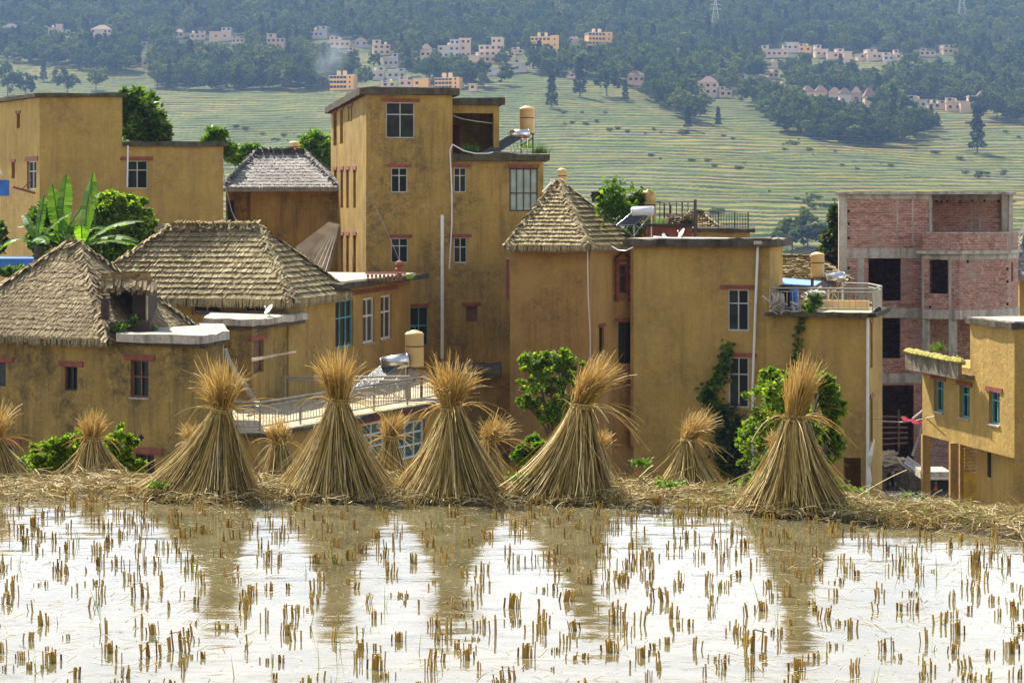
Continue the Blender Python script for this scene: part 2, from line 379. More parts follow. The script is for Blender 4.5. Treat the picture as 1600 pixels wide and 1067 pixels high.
# ---- walls with real openings ----
def wall(mb, A, B, z0, z1, ops=(), rec=.16, m=0, px=True):
    """A to B as seen left to right from outside. ops in picture pixels (x0,x1,y0,y1). Returns the openings in the wall's own metres"""
    A = Vector((A[0], A[1], 0)); B = Vector((B[0], B[1], 0)); L = (B-A).length; d = (B-A)/L; n = Vector((d.y, -d.x, 0)); R = []
    for o in ops:
        if px:
            u0 = (along(A, d, o[0])-A).dot(d); u1 = (along(A, d, o[1])-A).dot(d); Yc = (A+d*(u0+u1)/2).y
            R.append((max(.02, u0), min(L-.02, u1), zz(o[3], Yc), zz(o[2], Yc)))
        else: R.append(tuple(o))
    us = sorted({0., L, *[r[0] for r in R], *[r[1] for r in R]}); zs = sorted({z0, z1, *[r[2] for r in R], *[r[3] for r in R]})
    W = lambda u, z, t=0.: (A.x+d.x*u-n.x*t, A.y+d.y*u-n.y*t, z)
    for i in range(len(us)-1):
        for j in range(len(zs)-1):
            u, z = (us[i]+us[i+1])/2, (zs[j]+zs[j+1])/2
            if z < z0 or z > z1 or any(r[0] < u < r[1] and r[2] < z < r[3] for r in R): continue
            a, b, c, e = us[i], us[i+1], zs[j], zs[j+1]
            mb.face([W(a,c), W(b,c), W(b,e), W(a,e)], m, [(a,c),(b,c),(b,e),(a,e)])
    for (a, b, c, e) in R:
        q = rec
        mb.face([W(a,c), W(a,c,q), W(b,c,q), W(b,c)], m); mb.face([W(a,e), W(b,e), W(b,e,q), W(a,e,q)], m)
        mb.face([W(a,c), W(a,e), W(a,e,q), W(a,c,q)], m, [(0,c),(0,e),(q,e),(q,c)]); mb.face([W(b,c), W(b,c,q), W(b,e,q), W(b,e)], m, [(0,c),(q,c),(q,e),(0,e)])
    return [(A+d*a, A+d*b, n, c, e) for (a, b, c, e) in R]
def window(root, op, nx=2, nz=(.6,), frame='frame', glass='glass', rec=.12, fw=.05, lintel=True, lx=.2, lh=.15, sill=False, open_leaf=False, name='window', label=None):
    A, B, n, z0, z1 = op; d = (B-A).normalized(); L = (B-A).length
    f = MB(); t0, t1 = -rec-.03, -rec+.03
    f.obox(A, B, n, t0, t1, z0, z0+fw); f.obox(A, B, n, t0, t1, z1-fw, z1)
    f.obox(A, A+d*fw, n, t0, t1, z0+fw, z1-fw); f.obox(B-d*fw, B, n, t0, t1, z0+fw, z1-fw)
    for i in range(1, nx):
        c = A+d*(L*i/nx); f.obox(c-d*fw*.4, c+d*fw*.4, n, t0+.004, t1-.004, z0+fw, z1-fw)
    for r in nz:
        z = z0+(z1-z0)*r; f.obox(A+d*fw, B-d*fw, n, t0+.008, t1-.008, z-fw*.4, z+fw*.4)
    w_ = f.build(name, frame, root)
    if label: w_['label'] = label
    hsh = int(abs(A.x*37+z0*91)) % 4
    if glass == 'glass' and hsh == 1: glass = 'glass_dim'
    if glass == 'glass' and hsh == 2:   # a net curtain drawn over one half
        g = MB(); g.obox(A+d*.01, A+d*L*.5, n, t0-.012, t0+.002, z0+.01, z1-.01); g.build('pane', 'glass_dim', w_); g = MB(); g.obox(A+d*L*.5, B-d*.01, n, t0-.012, t0+.002, z0+.01, z1-.01); g.build('pane', glass, w_)
    else: g = MB(); g.obox(A+d*.01, B-d*.01, n, t0-.012, t0+.002, z0+.01, z1-.01); g.build('pane', glass, w_)
    if open_leaf:
        l = MB(); q = A+d*.02; e = q+(d*.5+n*.86)*L*.45
        l.bar((q.x, q.y, z0+.03), (e.x, e.y, z0+.03), .02).bar((q.x, q.y, (z0+z1)/2), (e.x, e.y, (z0+z1)/2), .02).bar((e.x, e.y, z0+.03), (e.x, e.y, (z0+z1)/2), .02)
        l.build('casement', frame, w_)
    if lintel:
        l = MB(); l.obox(A-d*lx, B+d*lx, n, -.1, .035, z1+.003, z1+lh); l.build('lintel', 'lintel', root)
    if sill:
        l = MB(); l.obox(A-d*.04, B+d*.04, n, -rec+.035, .05, z0-.05, z0-.002); l.build('sill', 'slab_light', root)
    return w_
def offset_poly(poly, o):
    P = [Vector((p[0], p[1], 0)) for p in poly]; n = len(P); out = []
    os_ = o if isinstance(o, (list, tuple)) else [o]*n
    for i in range(n):
        a, b, c = P[i-1], P[i], P[(i+1)%n]; d1 = (b-a).normalized(); d2 = (c-b).normalized()
        n1 = Vector((d1.y, -d1.x, 0)); n2 = Vector((d2.y, -d2.x, 0)); o1, o2 = os_[i-1], os_[i]
        # intersect the two shifted edges
        p = a+n1*o1; q = b+n2*o2; den = d1.x*d2.y-d1.y*d2.x
        if abs(den) < 1e-4: out.append(b+n1*o1); continue
        t = ((q.x-p.x)*d2.y-(q.y-p.y)*d2.x)/den; out.append(p+d1*t)
    return out
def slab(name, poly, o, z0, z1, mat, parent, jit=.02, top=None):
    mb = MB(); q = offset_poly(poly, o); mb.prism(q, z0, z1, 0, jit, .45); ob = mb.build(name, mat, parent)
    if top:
        t = MB(); i = offset_poly(poly, (o if not isinstance(o, (list, tuple)) else min(o))-.12); t.prism(i, z1-.02, z1+.03, 0, .008, .5); t.build('lit_roof_surface', top, ob)  # thin top layer, sunlit look put into its paler colour
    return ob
# ---- thatch ----
def thatch_slope(out, eL, eR, rL, rR, pitch, rng, tw=.085, lift=.12, jag=.10, rag=1.):
    """tufts laid in courses from the eave up; out collects (n,4,3) quads"""
    eL, eR, rL, rR = [np.array(v, dtype=float) for v in (eL, eR, rL, rR)]
    up = ((rL+rR)-(eL+eR))/2; H = np.linalg.norm(up); nc = max(2, int(round(H/pitch)))
    nn = np.cross(eR-eL, up); nn /= np.linalg.norm(nn)
    if nn[2] < 0: nn = -nn
    for c in range(nc+1):
        t0 = c/nc; a = eL+(rL-eL)*t0; b = eR+(rR-eR)*t0; W = np.linalg.norm(b-a)
        if W < .1: continue
        dr = (b-a)/W; k = max(2, int(W/tw)); u = (np.arange(k)+rng.uniform(-.5, .5, k))/k
        ctr = a+(b-a)*u[:, None]; dn = -up/H
        ln = pitch*rng.uniform(1.05, 1.6, k)[:, None]; w = tw*rng.uniform(.55, 1.0, k)[:, None]
        drop = (rng.uniform(-.5, .5, k)*jag*rag + fbm(u*W*.9+c*7.3, np.full(k, c*3.1), 3, 3)*jag*1.6)[:, None]
        sk = (rng.normal(0, .22, k)*tw)[:, None]
        foot = ctr+dn*drop; top = foot-dn*ln
        hi = lift*rng.uniform(.7, 1.25, k)[:, None]
        fL = foot-dr*w+dr*sk+nn*hi; fR = foot+dr*w+dr*sk+nn*hi*rng.uniform(.85, 1.1, k)[:, None]; tL = top-dr*w*.8+nn*.02; tR = top+dr*w*.8+nn*.02
        gL = foot-dn*.05-dr*w+nn*.0; gR = foot-dn*.05+dr*w+nn*.0
        out.append(np.stack([fL, fR, tR, tL], 1)); out.append(np.stack([gL, gR, fR, fL], 1))
def thatch_line(out, a, b, rng, n, size=.16, spread=.5, dirn=None):
    a = np.array(a, dtype=float); b = np.array(b, dtype=float); d = (b-a)/np.linalg.norm(b-a)
    t = rng.uniform(0, 1, n)[:, None]; c = a+(b-a)*t
    s = np.cross(d, [0, 0, 1]); s /= np.linalg.norm(s)
    e = rng.uniform(-1, 1, n)[:, None]
    down = -d if a[2] < b[2] or True else d
    if b[2] < a[2]: down = d
    v = s*e*spread+(down if dirn is None else np.array(dirn))*rng.uniform(.5, 1., n)[:, None]+np.array([0, 0, -1.])*rng.uniform(.05, .5, n)[:, None]*np.abs(e)
    v /= np.linalg.norm(v, axis=1, keepdims=True); L = size*rng.uniform(.7, 1.5, n)[:, None]
    w = np.cross(v, [0, 0, 1.]); w /= np.linalg.norm(w, axis=1, keepdims=True)+1e-6; w *= size*.16
    c = c+np.array([0, 0, 1.])*rng.uniform(.07, .16, n)[:, None]-s*0
    out.append(np.stack([c-w, c+w, c+v*L+w*.8-[0,0,.02], c+v*L-w*.8-[0,0,.02]], 1))
def hip_roof(root, E, R, ze, zr, pitch, mat, rng, name='thatch_roof', tw=.085, lift=.12, jag=.1, thick=.2, hips=True, core='thatch_core'):
    """E: 4 plan eave corners CCW from near-left; R: 2 ridge plan points (left,right)"""
    e = [Vector((p[0], p[1], ze)) for p in E]; r = [Vector((R[0][0], R[0][1], zr)), Vector((R[1][0], R[1][1], zr))]
    mb = MB(); lo = [p-Vector((0,0,thick)) for p in e]
    mb.face([e[0], e[1], r[1], r[0]]); mb.face([e[1], e[2], r[1]]); mb.face([e[2], e[3], r[0], r[1]]); mb.face([e[3], e[0], r[0]])
    for i in range(4): mb.face([lo[i], lo[(i+1)%4], e[(i+1)%4], e[i]])
    mb.face(lo[::-1]); ro = mb.build(name, core, root)
    out = []
    S = [(e[0], e[1], r[0], r[1]), (e[1], e[2], r[1], r[1]), (e[2], e[3], r[1], r[0]), (e[3], e[0], r[0], r[0])]
    for s in S: thatch_slope(out, *s, pitch, rng, tw, lift, jag)
    for a, b in ((e[0], r[0]), (e[1], r[1]), (e[2], r[1]), (e[3], r[0])):
        thatch_line(out, a, b, rng, int((b-a).length*42), .26, 1.3)
    if (r[1]-r[0]).length > .2: 
        thatch_line(out, r[0], r[1], rng, int((r[1]-r[0]).length*50)+20, .3, 1.6, (0, 0, -.35))
    for a, b in zip(e, e[1:]+e[:1]):   # ragged fringe under the eave
        n = int((b-a).length/.016); t = rng.uniform(0, 1, n)[:, None]; A = np.array(a); B = np.array(b)
        c = A+(B-A)*t; d = (B-A)/np.linalg.norm(B-A); ww = d*rng.uniform(.008, .02, n)[:, None]
        o = np.array([d[1], -d[0], 0])*.05
        h = np.array([0,0,-1.])*(thick*rng.uniform(.55, 1.35, n)[:, None])+d*rng.normal(0, .03, n)[:, None]
        out.append(np.stack([c+o-ww+[0,0,.08], c+o+ww+[0,0,.08], c+o*1.2+ww*.6+h, c+o*1.2-ww*.6+h], 1))
    quads('straw_layer', np.concatenate(out), mat, ro)
    return ro
# ---------------- terrain ----------------
YP = [-260, -160, -60, -14, -6, 17.5, 20.6, 21.4, 22.9, 31, 45, 62, 72, 90, 120, 200, 320, 450, 560, 620]
ZP = [120, 70, 21, 3.0, -.3, -.30, -.28, -.45, -.64, -4.8, -6.2, -7.0, -7.9, -9.9, -12, -36, -52, -42, -16, -5.0]  # unseen slope behind the camera, raised to block sky light from house fronts
for Yv, pv in ((700, 328), (800, 291), (1000, 218), (1200, 146), (1400, 86), (1700, 16), (2100, -50), (2500, -92), (2900, -60), (3400, 0)):
    YP.append(Yv); ZP.append(CZ+(HY-pv)*Yv/F)
def Hs(x, y):
    """smooth hill height"""
    x = np.asarray(x, dtype=float); y = np.asarray(y, dtype=float)
    k = np.clip((y-430)/250, 0, 1)
    ys = y+k*(150*fbm(x/420+3.1, y/500, 11, 3)+38*fbm(x/90, y/120, 5, 3))
    z = np.interp(ys, YP, ZP)
    return z+np.clip((y-90)/60, 0, 1)*fbm(x/30., y/30., 8, 3)*1.4*(1+k)
def ground_at(px, py):
    Y = np.arange(600., 2700., 2.); X = (px-CX)/F*Y; Z = Hs(X, Y); s = HY-(Z-CZ)*F/Y
    i = np.argmax(s <= py); return float(X[i]), float(Y[i]), float(Z[i])
def build_terrain():
    ys = np.concatenate([np.arange(-260, -20, 10.), np.arange(-20, 16, 3.), np.arange(16, 34, .75), np.arange(34, 130, 3.), np.arange(130, 600, 9.), np.arange(600, 1420, 1.15), np.arange(1420, 3400, 14.)])
    nx = 261; u = np.linspace(-1, 1, nx)
    Wd = 70+.34*np.clip(ys, 0, None)+1.2*np.clip(-ys, 0, None); X = u[None, :]*Wd[:, None]; Y = np.broadcast_to(ys[:, None], X.shape)
    Z = Hs(X, Y)
    s = 1.6; lev = Z/s+4.5*fbm(X/230, Y/300, 77, 2)+2.4*fbm(X/48, Y/60, 78, 3); fr = lev-np.floor(lev); on = (Y > 470) & (Y < 1500)
    tr = .60+.25*fbm(X/60, Y/40, 79, 2); st = np.where(fr < tr, fr/tr*.34, .34+(fr-tr)/(1-tr)*.66)
    Zt = np.where(on, Z+(st-fr)*s*np.clip((Y-470)/60, 0, 1), Z)
    bank = np.where(on & (fr > tr), 1., 0.)
    li = np.floor(lev).astype(np.int64)
    pw = 26+40*vnoise(li*.73, li*0+.5, 4)
    plot = vnoise(np.floor(X/pw+vnoise(li*1.7, li*0, 9)*9)*1.37+.5, li*1.91+.5, 31)
    me = bpy.data.meshes.new('terrain'); ny = len(ys); V = np.stack([X, Y, Zt], -1).reshape(-1, 3).astype(np.float32)
    me.vertices.add(len(V)); me.vertices.foreach_set('co', V.reshape(-1))
    i = np.arange(ny-1)[:, None]*nx+np.arange(nx-1)[None, :]
    Fc = np.stack([i, i+1, i+nx+1, i+nx], -1).reshape(-1).astype(np.int32); nf = (ny-1)*(nx-1)
    me.loops.add(nf*4); me.loops.foreach_set('vertex_index', Fc); me.polygons.add(nf)
    me.polygons.foreach_set('loop_start', np.arange(0, nf*4, 4, dtype=np.int32)); me.polygons.foreach_set('loop_total', np.full(nf, 4, dtype=np.int32))
    for nm, arr in (('bank', bank), ('plot', plot)):
        a = me.attributes.new(nm, 'FLOAT', 'POINT'); a.data.foreach_set('value', arr.reshape(-1).astype(np.float32))
    t = NT('terraced_hillside'); P = t.pos()
    at = lambda nme: t.n('ShaderNodeAttribute', attribute_name=nme).outputs['Fac']
    crop = t.ramp(at('plot'), [(.0, (.09,.14,.03)), (.25, (.15,.20,.04)), (.42, (.26,.26,.06)), (.55, (.10,.16,.03)), (.68, (.30,.22,.10)), (.80, (.14,.19,.04)), (1, (.18,.12,.06))])
    crop = t.mix(1., t.mix(.10, crop, (.28, .28, .06)), (.98, .72, .28), 'MULTIPLY')
    crop = t.mix(t.math('MULTIPLY', t.rng(t.noise(P, .010, 5, .65), .46, .56), .75), crop, (.07, .12, .022))
    crop = t.mix(t.math('MULTIPLY', t.rng(t.noise(t.pos((.7, 1, 1)), .017, 5, .65), .52, .62), .6), crop, (.26, .20, .09))
    crop = t.mix(t.math('MULTIPLY', t.rng(t.noise(P, .25, 4, .7), .4, .7), .35), crop, (.30, .30, .10))
    bk = t.mix(t.rng(t.noise(t.pos((.35, 1, 1)), .10, 5, .7), .42, .60), (.018, .03, .009), (.07, .08, .025))
    crop = t.mix(t.math('MULTIPLY', t.rng(t.noise(t.pos((.45, 1, 1)), .35, 5, .8), .45, .62), .75), crop, (.045, .075, .018))
    c = t.mix(t.math('MULTIPLY', t.rng(at('bank'), .3, .7), t.rng(t.noise(t.pos((.5, 1, 1)), .06, 5, .7), .34, .50, .6, 1.)), crop, bk)
    c = t.mix(t.math('MULTIPLY', t.rng(t.noise(P, .55, 4, .8), .54, .68), .4), c, (.34, .30, .13))
    c = t.mix(t.rng(t.noise(t.pos((.6,1,1)), .05, 7, .72), .555, .62), c, (.05, .085, .02))
    sy = t.n('ShaderNodeSeparateXYZ'); t.l(t.n('ShaderNodeNewGeometry').outputs['Position'], sy.inputs[0])
    crop = crop
    near = t.mix(t.rng(t.noise(P, .6, 5), .4, .65), (.16, .12, .07), (.09, .09, .035))
    c = t.mix(t.rng(sy.outputs['Y'], 220, 330), near, c)
    c = t.mix(t.rng(sy.outputs['Y'], 1330, 1480), c, (.03, .045, .015))
    t.pbsdf(c, .95, t.bump(t.noise(P, 1.1, 5, .7), .6, .8), spec=.1)
    me.materials.append(t.m); me.update(calc_edges=True)
    o = link('terrain', me); return tag(o, kind='structure')
build_terrain()
# ---------------- flooded rice field ----------------
def m_water():
    t = NT('muddy_water'); P = t.pos()
    c = t.mix(t.rng(t.noise(P, 1.6, 5, .6), .35, .68), (.14, .12, .06), (.08, .068, .033))
    c = t.mix(t.math('MULTIPLY', t.rng(t.noise(P, 18, 5, .75), .56, .66), .5), c, (.27, .23, .12))
    h = t.math('ADD', t.noise(t.pos((1, 1.6, 1)), 1.6, 2, .5), t.math('MULTIPLY', t.noise(t.pos((1, 2.2, 1)), 12, 2, .5), .07))
    t.pbsdf(c, t.rng(t.noise(P, 3.5, 4, .6), .5, .75, .015, .09), t.bump(h, .009, 1.), spec=.5, IOR=1.33)
    return t.m
M['water'] = m_water()
mb = MB(); mb.face([(-30, -5.5, 0), (30, -5.5, 0), (30, 13.5, 0), (5.2, 16.6, 0), (3.9, 17.5, 0), (2.6, 18.3, 0), (0, 19.3, 0), (-30, 20.2, 0)]); tag(mb.build('paddy_water', 'water'), kind='structure')
# earth bank between the field and the village
def bank_y(x): x = np.asarray(x, dtype=float); return 18.95-.05*x-.42*np.clip(x-.9, 0, 20)**1.2+.28*fbm(np.asarray(x)*.45+9, np.asarray(x)*0+1., 3, 3)
def bank_top(x):
    x = np.asarray(x, dtype=float)
    z = .0+.15*fbm(x*.8, x*0+4., 6, 3)+.05*np.clip(x-2.5,0,3)
    notch = np.exp(-((x+3.45)/.22)**2); return z*(1-notch)+.0*notch
def bank_surface(x, v):
    """v 0 at the water's edge to 1 on the far side"""
    yb = bank_y(x); top = bank_top(x)
    prof = np.interp(v, [0, .12, .3, .55, .8, 1], [-.35, .25, .85, 1, .8, -3.2])
    y = yb-.45+v*1.9
    z = np.where(prof > 0, prof*top, prof*.3)+.07*fbm(x*2.2, v*6., 15, 3)
    return y, z
xs = np.linspace(-14, 14, 420); vs = np.linspace(0, 1, 26); XX, VV = np.meshgrid(xs, vs); YY, ZZ = bank_surface(XX, VV)
me = bpy.data.meshes.new('earth_bank'); nx = len(xs); V = np.stack([XX, YY, ZZ], -1).reshape(-1, 3)
me.from_pydata(V.tolist(), [], [(i*nx+j, i*nx+j+1, (i+1)*nx+j+1, (i+1)*nx+j) for i in range(len(vs)-1) for j in range(nx-1)])
me.materials.append(M['earth']); me.polygons.foreach_set('use_smooth', [True]*len(me.polygons)); tag(link('earth_bank', me), kind='structure')
# lane between the houses on the right
mb = MB(); L_ = [P3(1360,775,84), P3(1400,790,78), P3(1450,790,76), P3(1436,772,84), P3(1400,764,90), P3(1360,744,97), P3(1340,744,97)]
mb.prism([(p.x, p.y) for p in L_], -9.6, -9.25, jit=.0)
L_ = [(p.x, p.y, CZ-(py-HY)*p.y/F) for p, py in zip(L_, (775,790,792,774,766,748,748))]
mb = MB(); mb.face(L_); tag(mb.build('village_lane', 'slab_light'), kind='structure')
# ---------------- village houses ----------------
RNG = np.random.default_rng(5)
def unit(v): return Vector((v[0], v[1], 0)).normalized()
ORD = ('plaster',)
# === tall tower house ===
b = unit((-.175, 1)); d = unit((1, .175)); P0 = pt(572, 90); PL = along(P0, b, 517); P1 = along(P0, d, 707); P2 = along(P0, d, 849); P15 = along(P0, d, 793)
DB = (PL-P0).length; zS = zz(252, 91); zT = zz(148, 90); zB = -10.8
T = empty('tower_house', (P0.x, P0.y, zB), 'tallest ochre house, four storeys, slit windows down its sunlit left side', 'house')
mb = MB()
L = [(521,526,176,228),(531,536,173,225),(544,546,168,190),(548,550,167,190)]+[(a,c,266,325) for a, c in ((522,526),(532,536),(541,545),(552,556))]+[(a,c,368,432) for a, c in ((522,526),(532,536),(541,545),(552,556))]
opL = wall(mb, PL, P0, zB, zT, L, .45)
fr = [(603,648,160,216),(611,637,262,301),(611,638,372,411),(640,669,480,540)]
opF = wall(mb, P0, P1, zB, zT, fr)
fr2 = [(709,729,262,301),(709,730,371,411),(728,746,478,503)]
opM = wall(mb, P1, P15, zB, zS, fr2)
P2b = P15+unit((1, .02))*(along(P15, unit((1, .02)), 849)-P15).length
opR = wall(mb, P15, P2b, zB, zS, [(796,840,263,330)], .1)
wall(mb, P1+b*.0, P1+b*DB, zS, zT)     # tower flank above the roof terrace
wall(mb, P2b, P2b+b*DB, zB, zS); wall(mb, P2b+b*DB, PL, zB, zS); wall(mb, P1+b*DB, PL, zS, zT)
mb.build('wall', 'plaster', T)
for i, o in enumerate(opL):
    A, B, n, z0, z1 = o; dd = (B-A).normalized()
    g = MB(); g.obox(A, B, n, -.46, -.44, z0, z1); g.build('slit_window', 'red', T)
    l = MB(); l.obox(A-dd*.35, B+dd*.35, n, -.2, .04, z1+.002, z1+.17); l.build('lintel', 'lintel', T)
window(T, opF[0], 2, (.66,), lx=.22, lh=.16); window(T, opF[1], 2, (.68,), lx=.17); window(T, opF[2], 2, (.68,), 'frame', lx=.17)
window(T, opF[3], 2, (.52,), 'teal', lx=.05, open_leaf=True)
window(T, opM[0], 2, (.68,), lx=.18); window(T, opM[1], 2, (.62,), lx=.2)
window(T, opM[2], 1, (), 'brown', 'brown', lx=.18, label='boarded small brown window')
window(T, opR[0], 4, (.42,), 'dark', 'curtain', rec=.06, lx=.06, lh=.17, label='wide bay window with pale green curtain')
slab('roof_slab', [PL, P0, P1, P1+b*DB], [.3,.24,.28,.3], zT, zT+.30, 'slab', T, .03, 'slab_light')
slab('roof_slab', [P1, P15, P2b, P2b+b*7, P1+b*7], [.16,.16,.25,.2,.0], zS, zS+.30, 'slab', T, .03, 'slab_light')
# room on the roof terrace
Q1 = along(P1, d, 781); zr0 = zS+.3; zr1 = zz(165, 92)
mb = MB(); Pn = P1+b*.7; Qn = along(Pn, d, 780); Lr = (Qn-Pn).length
wall(mb, Pn, Qn, zr0, zr1, [(.02, Lr-.26, zr0+.02, zz(178, 92))], .2, px=False)
wall(mb, Qn, Qn+b*2.8, zr0, zr1); wall(mb, Pn+b*2.2, Qn+b*2.2, zr0, zr1); wall(mb, Qn+b*2.8, Pn+b*2.8, zr0, zr1)
mb.build('roof_room_wall', 'plaster', T)
slab('roof_slab', [Pn, Qn, Qn+b*2.8, Pn+b*2.8], [.12,.25,.2,0], zr1, zr1+.27, 'slab', T, .03)
mb = MB(); mb.obox(Pn+b*2.19+d*.05, Pn+b*2.19+d*.75, unit((d.y,-d.x)), -.0, .05, zr0, zz(195, 93)); mb.build('door', 'red', T)
# string of pipe on the wall
ppx = tag(MB().tube([P3(691, 560, 89.6), P3(691, 336, 89.6)], .075, n=8).build('drain_pipe', 'pvc'), 'thick white vertical pipe standing against the front of the tallest house', 'pipe')
tag(MB().tube([P3(702, 420, 89.7), P3(706, 350, 89.6), P3(706, 300, 89.6), P3(703, 235, 89.6), P3(707, 226, 89.7), P3(725, 236, 89.8), P3(742, 240, 89.9), P3(762, 240, 90.), P3(770, 238, 90.2)], .03, n=5).build('hose', 'pvc'), 'pale thin hose hanging from the roof terrace down the wall of the tallest house', 'hose')

# === left back house ===
b = unit((-.2, 1)); d = unit((1, -.03)); P0 = pt(62, 88); dl = unit((-.62, 1)); PL = along(P0, dl, -60); P1 = along(P0, d, 191); P2 = along(P0, d, 349)
zA = zz(152, 88); zC = zz(229, 88); zB = -10.8
HN = empty('flat_roof_house', (P0.x, P0.y, zB), 'large two part ochre house at the far left behind the banana plants', 'house')
mb = MB(); o1 = wall(mb, PL, P0, zB, zA, [(26,31,178,201),(18,23,254,279),(42,57,252,296),(42,56,468,498)], .3)
o2 = wall(mb, P0, P1, zB, zA, [(198-8,199-8,500,501)][:0])
mb2 = mb; o3 = wall(mb, P1, P2, zB, zC, [(197,230,251,295)])
wall(mb, P1, P1+b*8, zC, zA); wall(mb, P2, P2+b*8, zB, zC); wall(mb, P2+b*8, PL+b*6, zB, zC); wall(mb, P1+b*8, PL+b*6, zC, zA)
mb.build('wall', 'plaster_b', HN)
for o in (o1[0], o1[1]): window(HN, o, 1, (), 'red', 'dark', lx=.12, lh=.13, name='slit_window')
window(HN, o1[2], 2, (.64,), lx=.2, lh=.2); window(HN, o1[3], 2, (.6,), 'dark', lx=.2, lh=.2)
window(HN, o3[0], 2, (.66,), lx=.25, lh=.16)
slab('roof_slab', [PL, P0, P1, P1+b*8, PL+b*6], [.2,.1,.12,.1,.1], zA, zA+.16, 'slab', HN, .02)
slab('roof_slab', [P1, P2, P2+b*8, P1+b*8], [.16,.22,.1,.0], zC, zC+.2, 'slab', HN, .03)
tag(MB().tube([P3(200, 228, 87.7), P3(199, 292, 87.7)], .035, n=6).build('downpipe', 'pvc'), 'thin white downpipe crossing the window of the house behind the banana plants', 'pipe')
tag(MB().bar(P3(20,292,86), P3(55,302,86.5), .05).bar(P3(34,296,86.2), P3(50,282,86.6), .03).build('clothes_pole', 'lintel'), 'short red pole sticking out from the wall above the banana plants', 'pole')

# === grey thatched house behind ===
d = unit((1, 0.0)); b = unit((0, 1)); P0 = pt(392, 104); P1 = pt(530, 104); ze = zz(296, 104)
HJ = empty('grey_thatch_house', (P0.x, P0.y, -6), 'brown walled house under a pale grey hipped thatch roof, left of the tallest house', 'house')
PA = pt(353, 106.); mb = MB(); wall(mb, P0, P1, -6, ze); o = wall(mb, PA, pt(392, 106), -6, ze, [(356,366,313,352)]); wall(mb, pt(392,106), P0, -6, ze)
wall(mb, P1, P1+b*7, -6, ze); wall(mb, P1+b*7, PA+b*5, -6, ze); wall(mb, PA+b*5, PA, -6, ze); mb.build('wall', 'plaster_c', HJ)
window(HJ, o[0], 1, (), 'dark', lintel=False)
E = [pt(347, 103.4), pt(534, 103.4), pt(534, 103.4)+b*8, pt(347, 103.4)+b*8]; cY = 107.4
hip_roof(HJ, E, [pt(401, cY), pt(475, cY)], ze+.05, zz(238, cY), .36, 'thatch_grey', RNG, tw=.09, lift=.05, jag=.06, thick=.15, core='corr')
# corrugated roof below it
HK = empty('shed', (*pt(500, 95.5)[:2], -6), 'low shed with a grey corrugated roof tucked against the left side of the tallest house', 'shed')
mb = MB(); A, B_, C_, D_ = P3(463, 392, 94), P3(514, 425, 94), P3(524, 345, 99), P3(514, 349, 99); nr = 9
A = P3(460, 388, 94.); B_ = P3(514, 428, 93.6); C_ = P3(532, 352, 97.2); D_ = P3(514, 349, 97.6)
for i in range(nr*4):
    t0, t1 = i/(nr*4), (i+1)/(nr*4); h = lambda t: Vector((0, 0, .09*math.sin(t*nr*2*math.pi)))
    mb.face([A.lerp(B_, t0)+h(t0), A.lerp(B_, t1)+h(t1), D_.lerp(C_, t1)+h(t1), D_.lerp(C_, t0)+h(t0)])
mb.build('roof_sheet', 'corr', HK)
mb = MB(); wall(mb, pt(462, 94.2), pt(516, 94.2), -6, zz(425, 94.2)); mb.box((A.x+.1, 94.4, -6), (B_.x, 97, zz(440, 94))); mb.build('wall', 'plaster_c', HK)
# low roof slab between
HL = empty('low_roof_house', (*pt(300, 80)[:2], -7), 'low house showing only a thin light roof edge behind the big straw roof', 'house')
mb = MB(); mb.box((pt(255, 80).x, 80, -7), (pt(352, 80).x, 84, zz(358, 80))); mb.build('wall', 'plaster_c', HL)
slab('roof_slab', [pt(252, 80), pt(366, 80), pt(366, 80)+b*4, pt(252, 80)+b*4], .1, zz(358, 80), zz(351, 80), 'slab_light', HL, .02)

# === big thatched house with long wing ===
b = unit((.2375, 1)); d = unit((1, -.2375)); P0 = pt(451, 71.3); zE = zz(470, 71); zB = -10.8
HB = empty('thatched_wing_house', (P0.x, P0.y, zB), 'ochre house under the widest straw roof, its long wing having three tall windows', 'house')
PL = P0-d*7.6; WE = along(P0, b, 641); mb = MB()
oa = wall(mb, PL, P0, zB, zE+.1, [(300,345,477,492),(381,413,472,488)], .2)
ob = wall(mb, P0, WE, zB, zz(452, 75.5), [(524,552,468,543),(567,585,465,536),(595,612,461,530)], .3)
wall(mb, WE, WE-d*6, zB, zz(452, 75.5)); wall(mb, WE-d*6, PL+b*6, zB, zE+.1); wall(mb, PL+b*6, PL, zB, zE+.1)
mb.build('wall', 'plaster_b', HB)
window(HB, oa[0], 2, (), 'tank', lx=.9, lh=.25); window(HB, oa[1], 2, (), 'tank', lintel=False)
window(HB, ob[0], 3, (.62,), 'teal', rec=.1, fw=.07, lintel=False); window(HB, ob[1], 2, (.6,), 'white', rec=.1, fw=.09, lintel=False, sill=True); window(HB, ob[2], 2, (.62,), 'white', rec=.1, fw=.09, lintel=False, sill=True)
n = Vector((b.y, -b.x, 0)); A = along(P0, b, 519); B_ = along(P0, b, 620)
MB().obox(A, B_, n, .002, .07, zz(467, 75), zz(461, 75)).build('lintel', 'lintel', HB)
EN = pt(457, 70.6); ER = EN+b*6.6; EL_ = EN-d*8.6; EB = EL_+b*6.6; mid = b*3.3
hip_roof(HB, [EL_, EN, ER, EB], [pt(266, 74.), pt(404, 74.)], zE, zz(356, 74), .25, 'thatch', RNG, tw=.036, lift=.095, jag=.045, thick=.2)
A = EN+b*5.0; B_ = WE+b*1.; zW = zz(452, 75.5)
slab('roof_slab', [A-d*.25, B_-d*.0, B_-d*6, A-d*6], [.42,.3,.1,.1], zW, zW+.2, 'slab', HB, .03, 'slab_light')
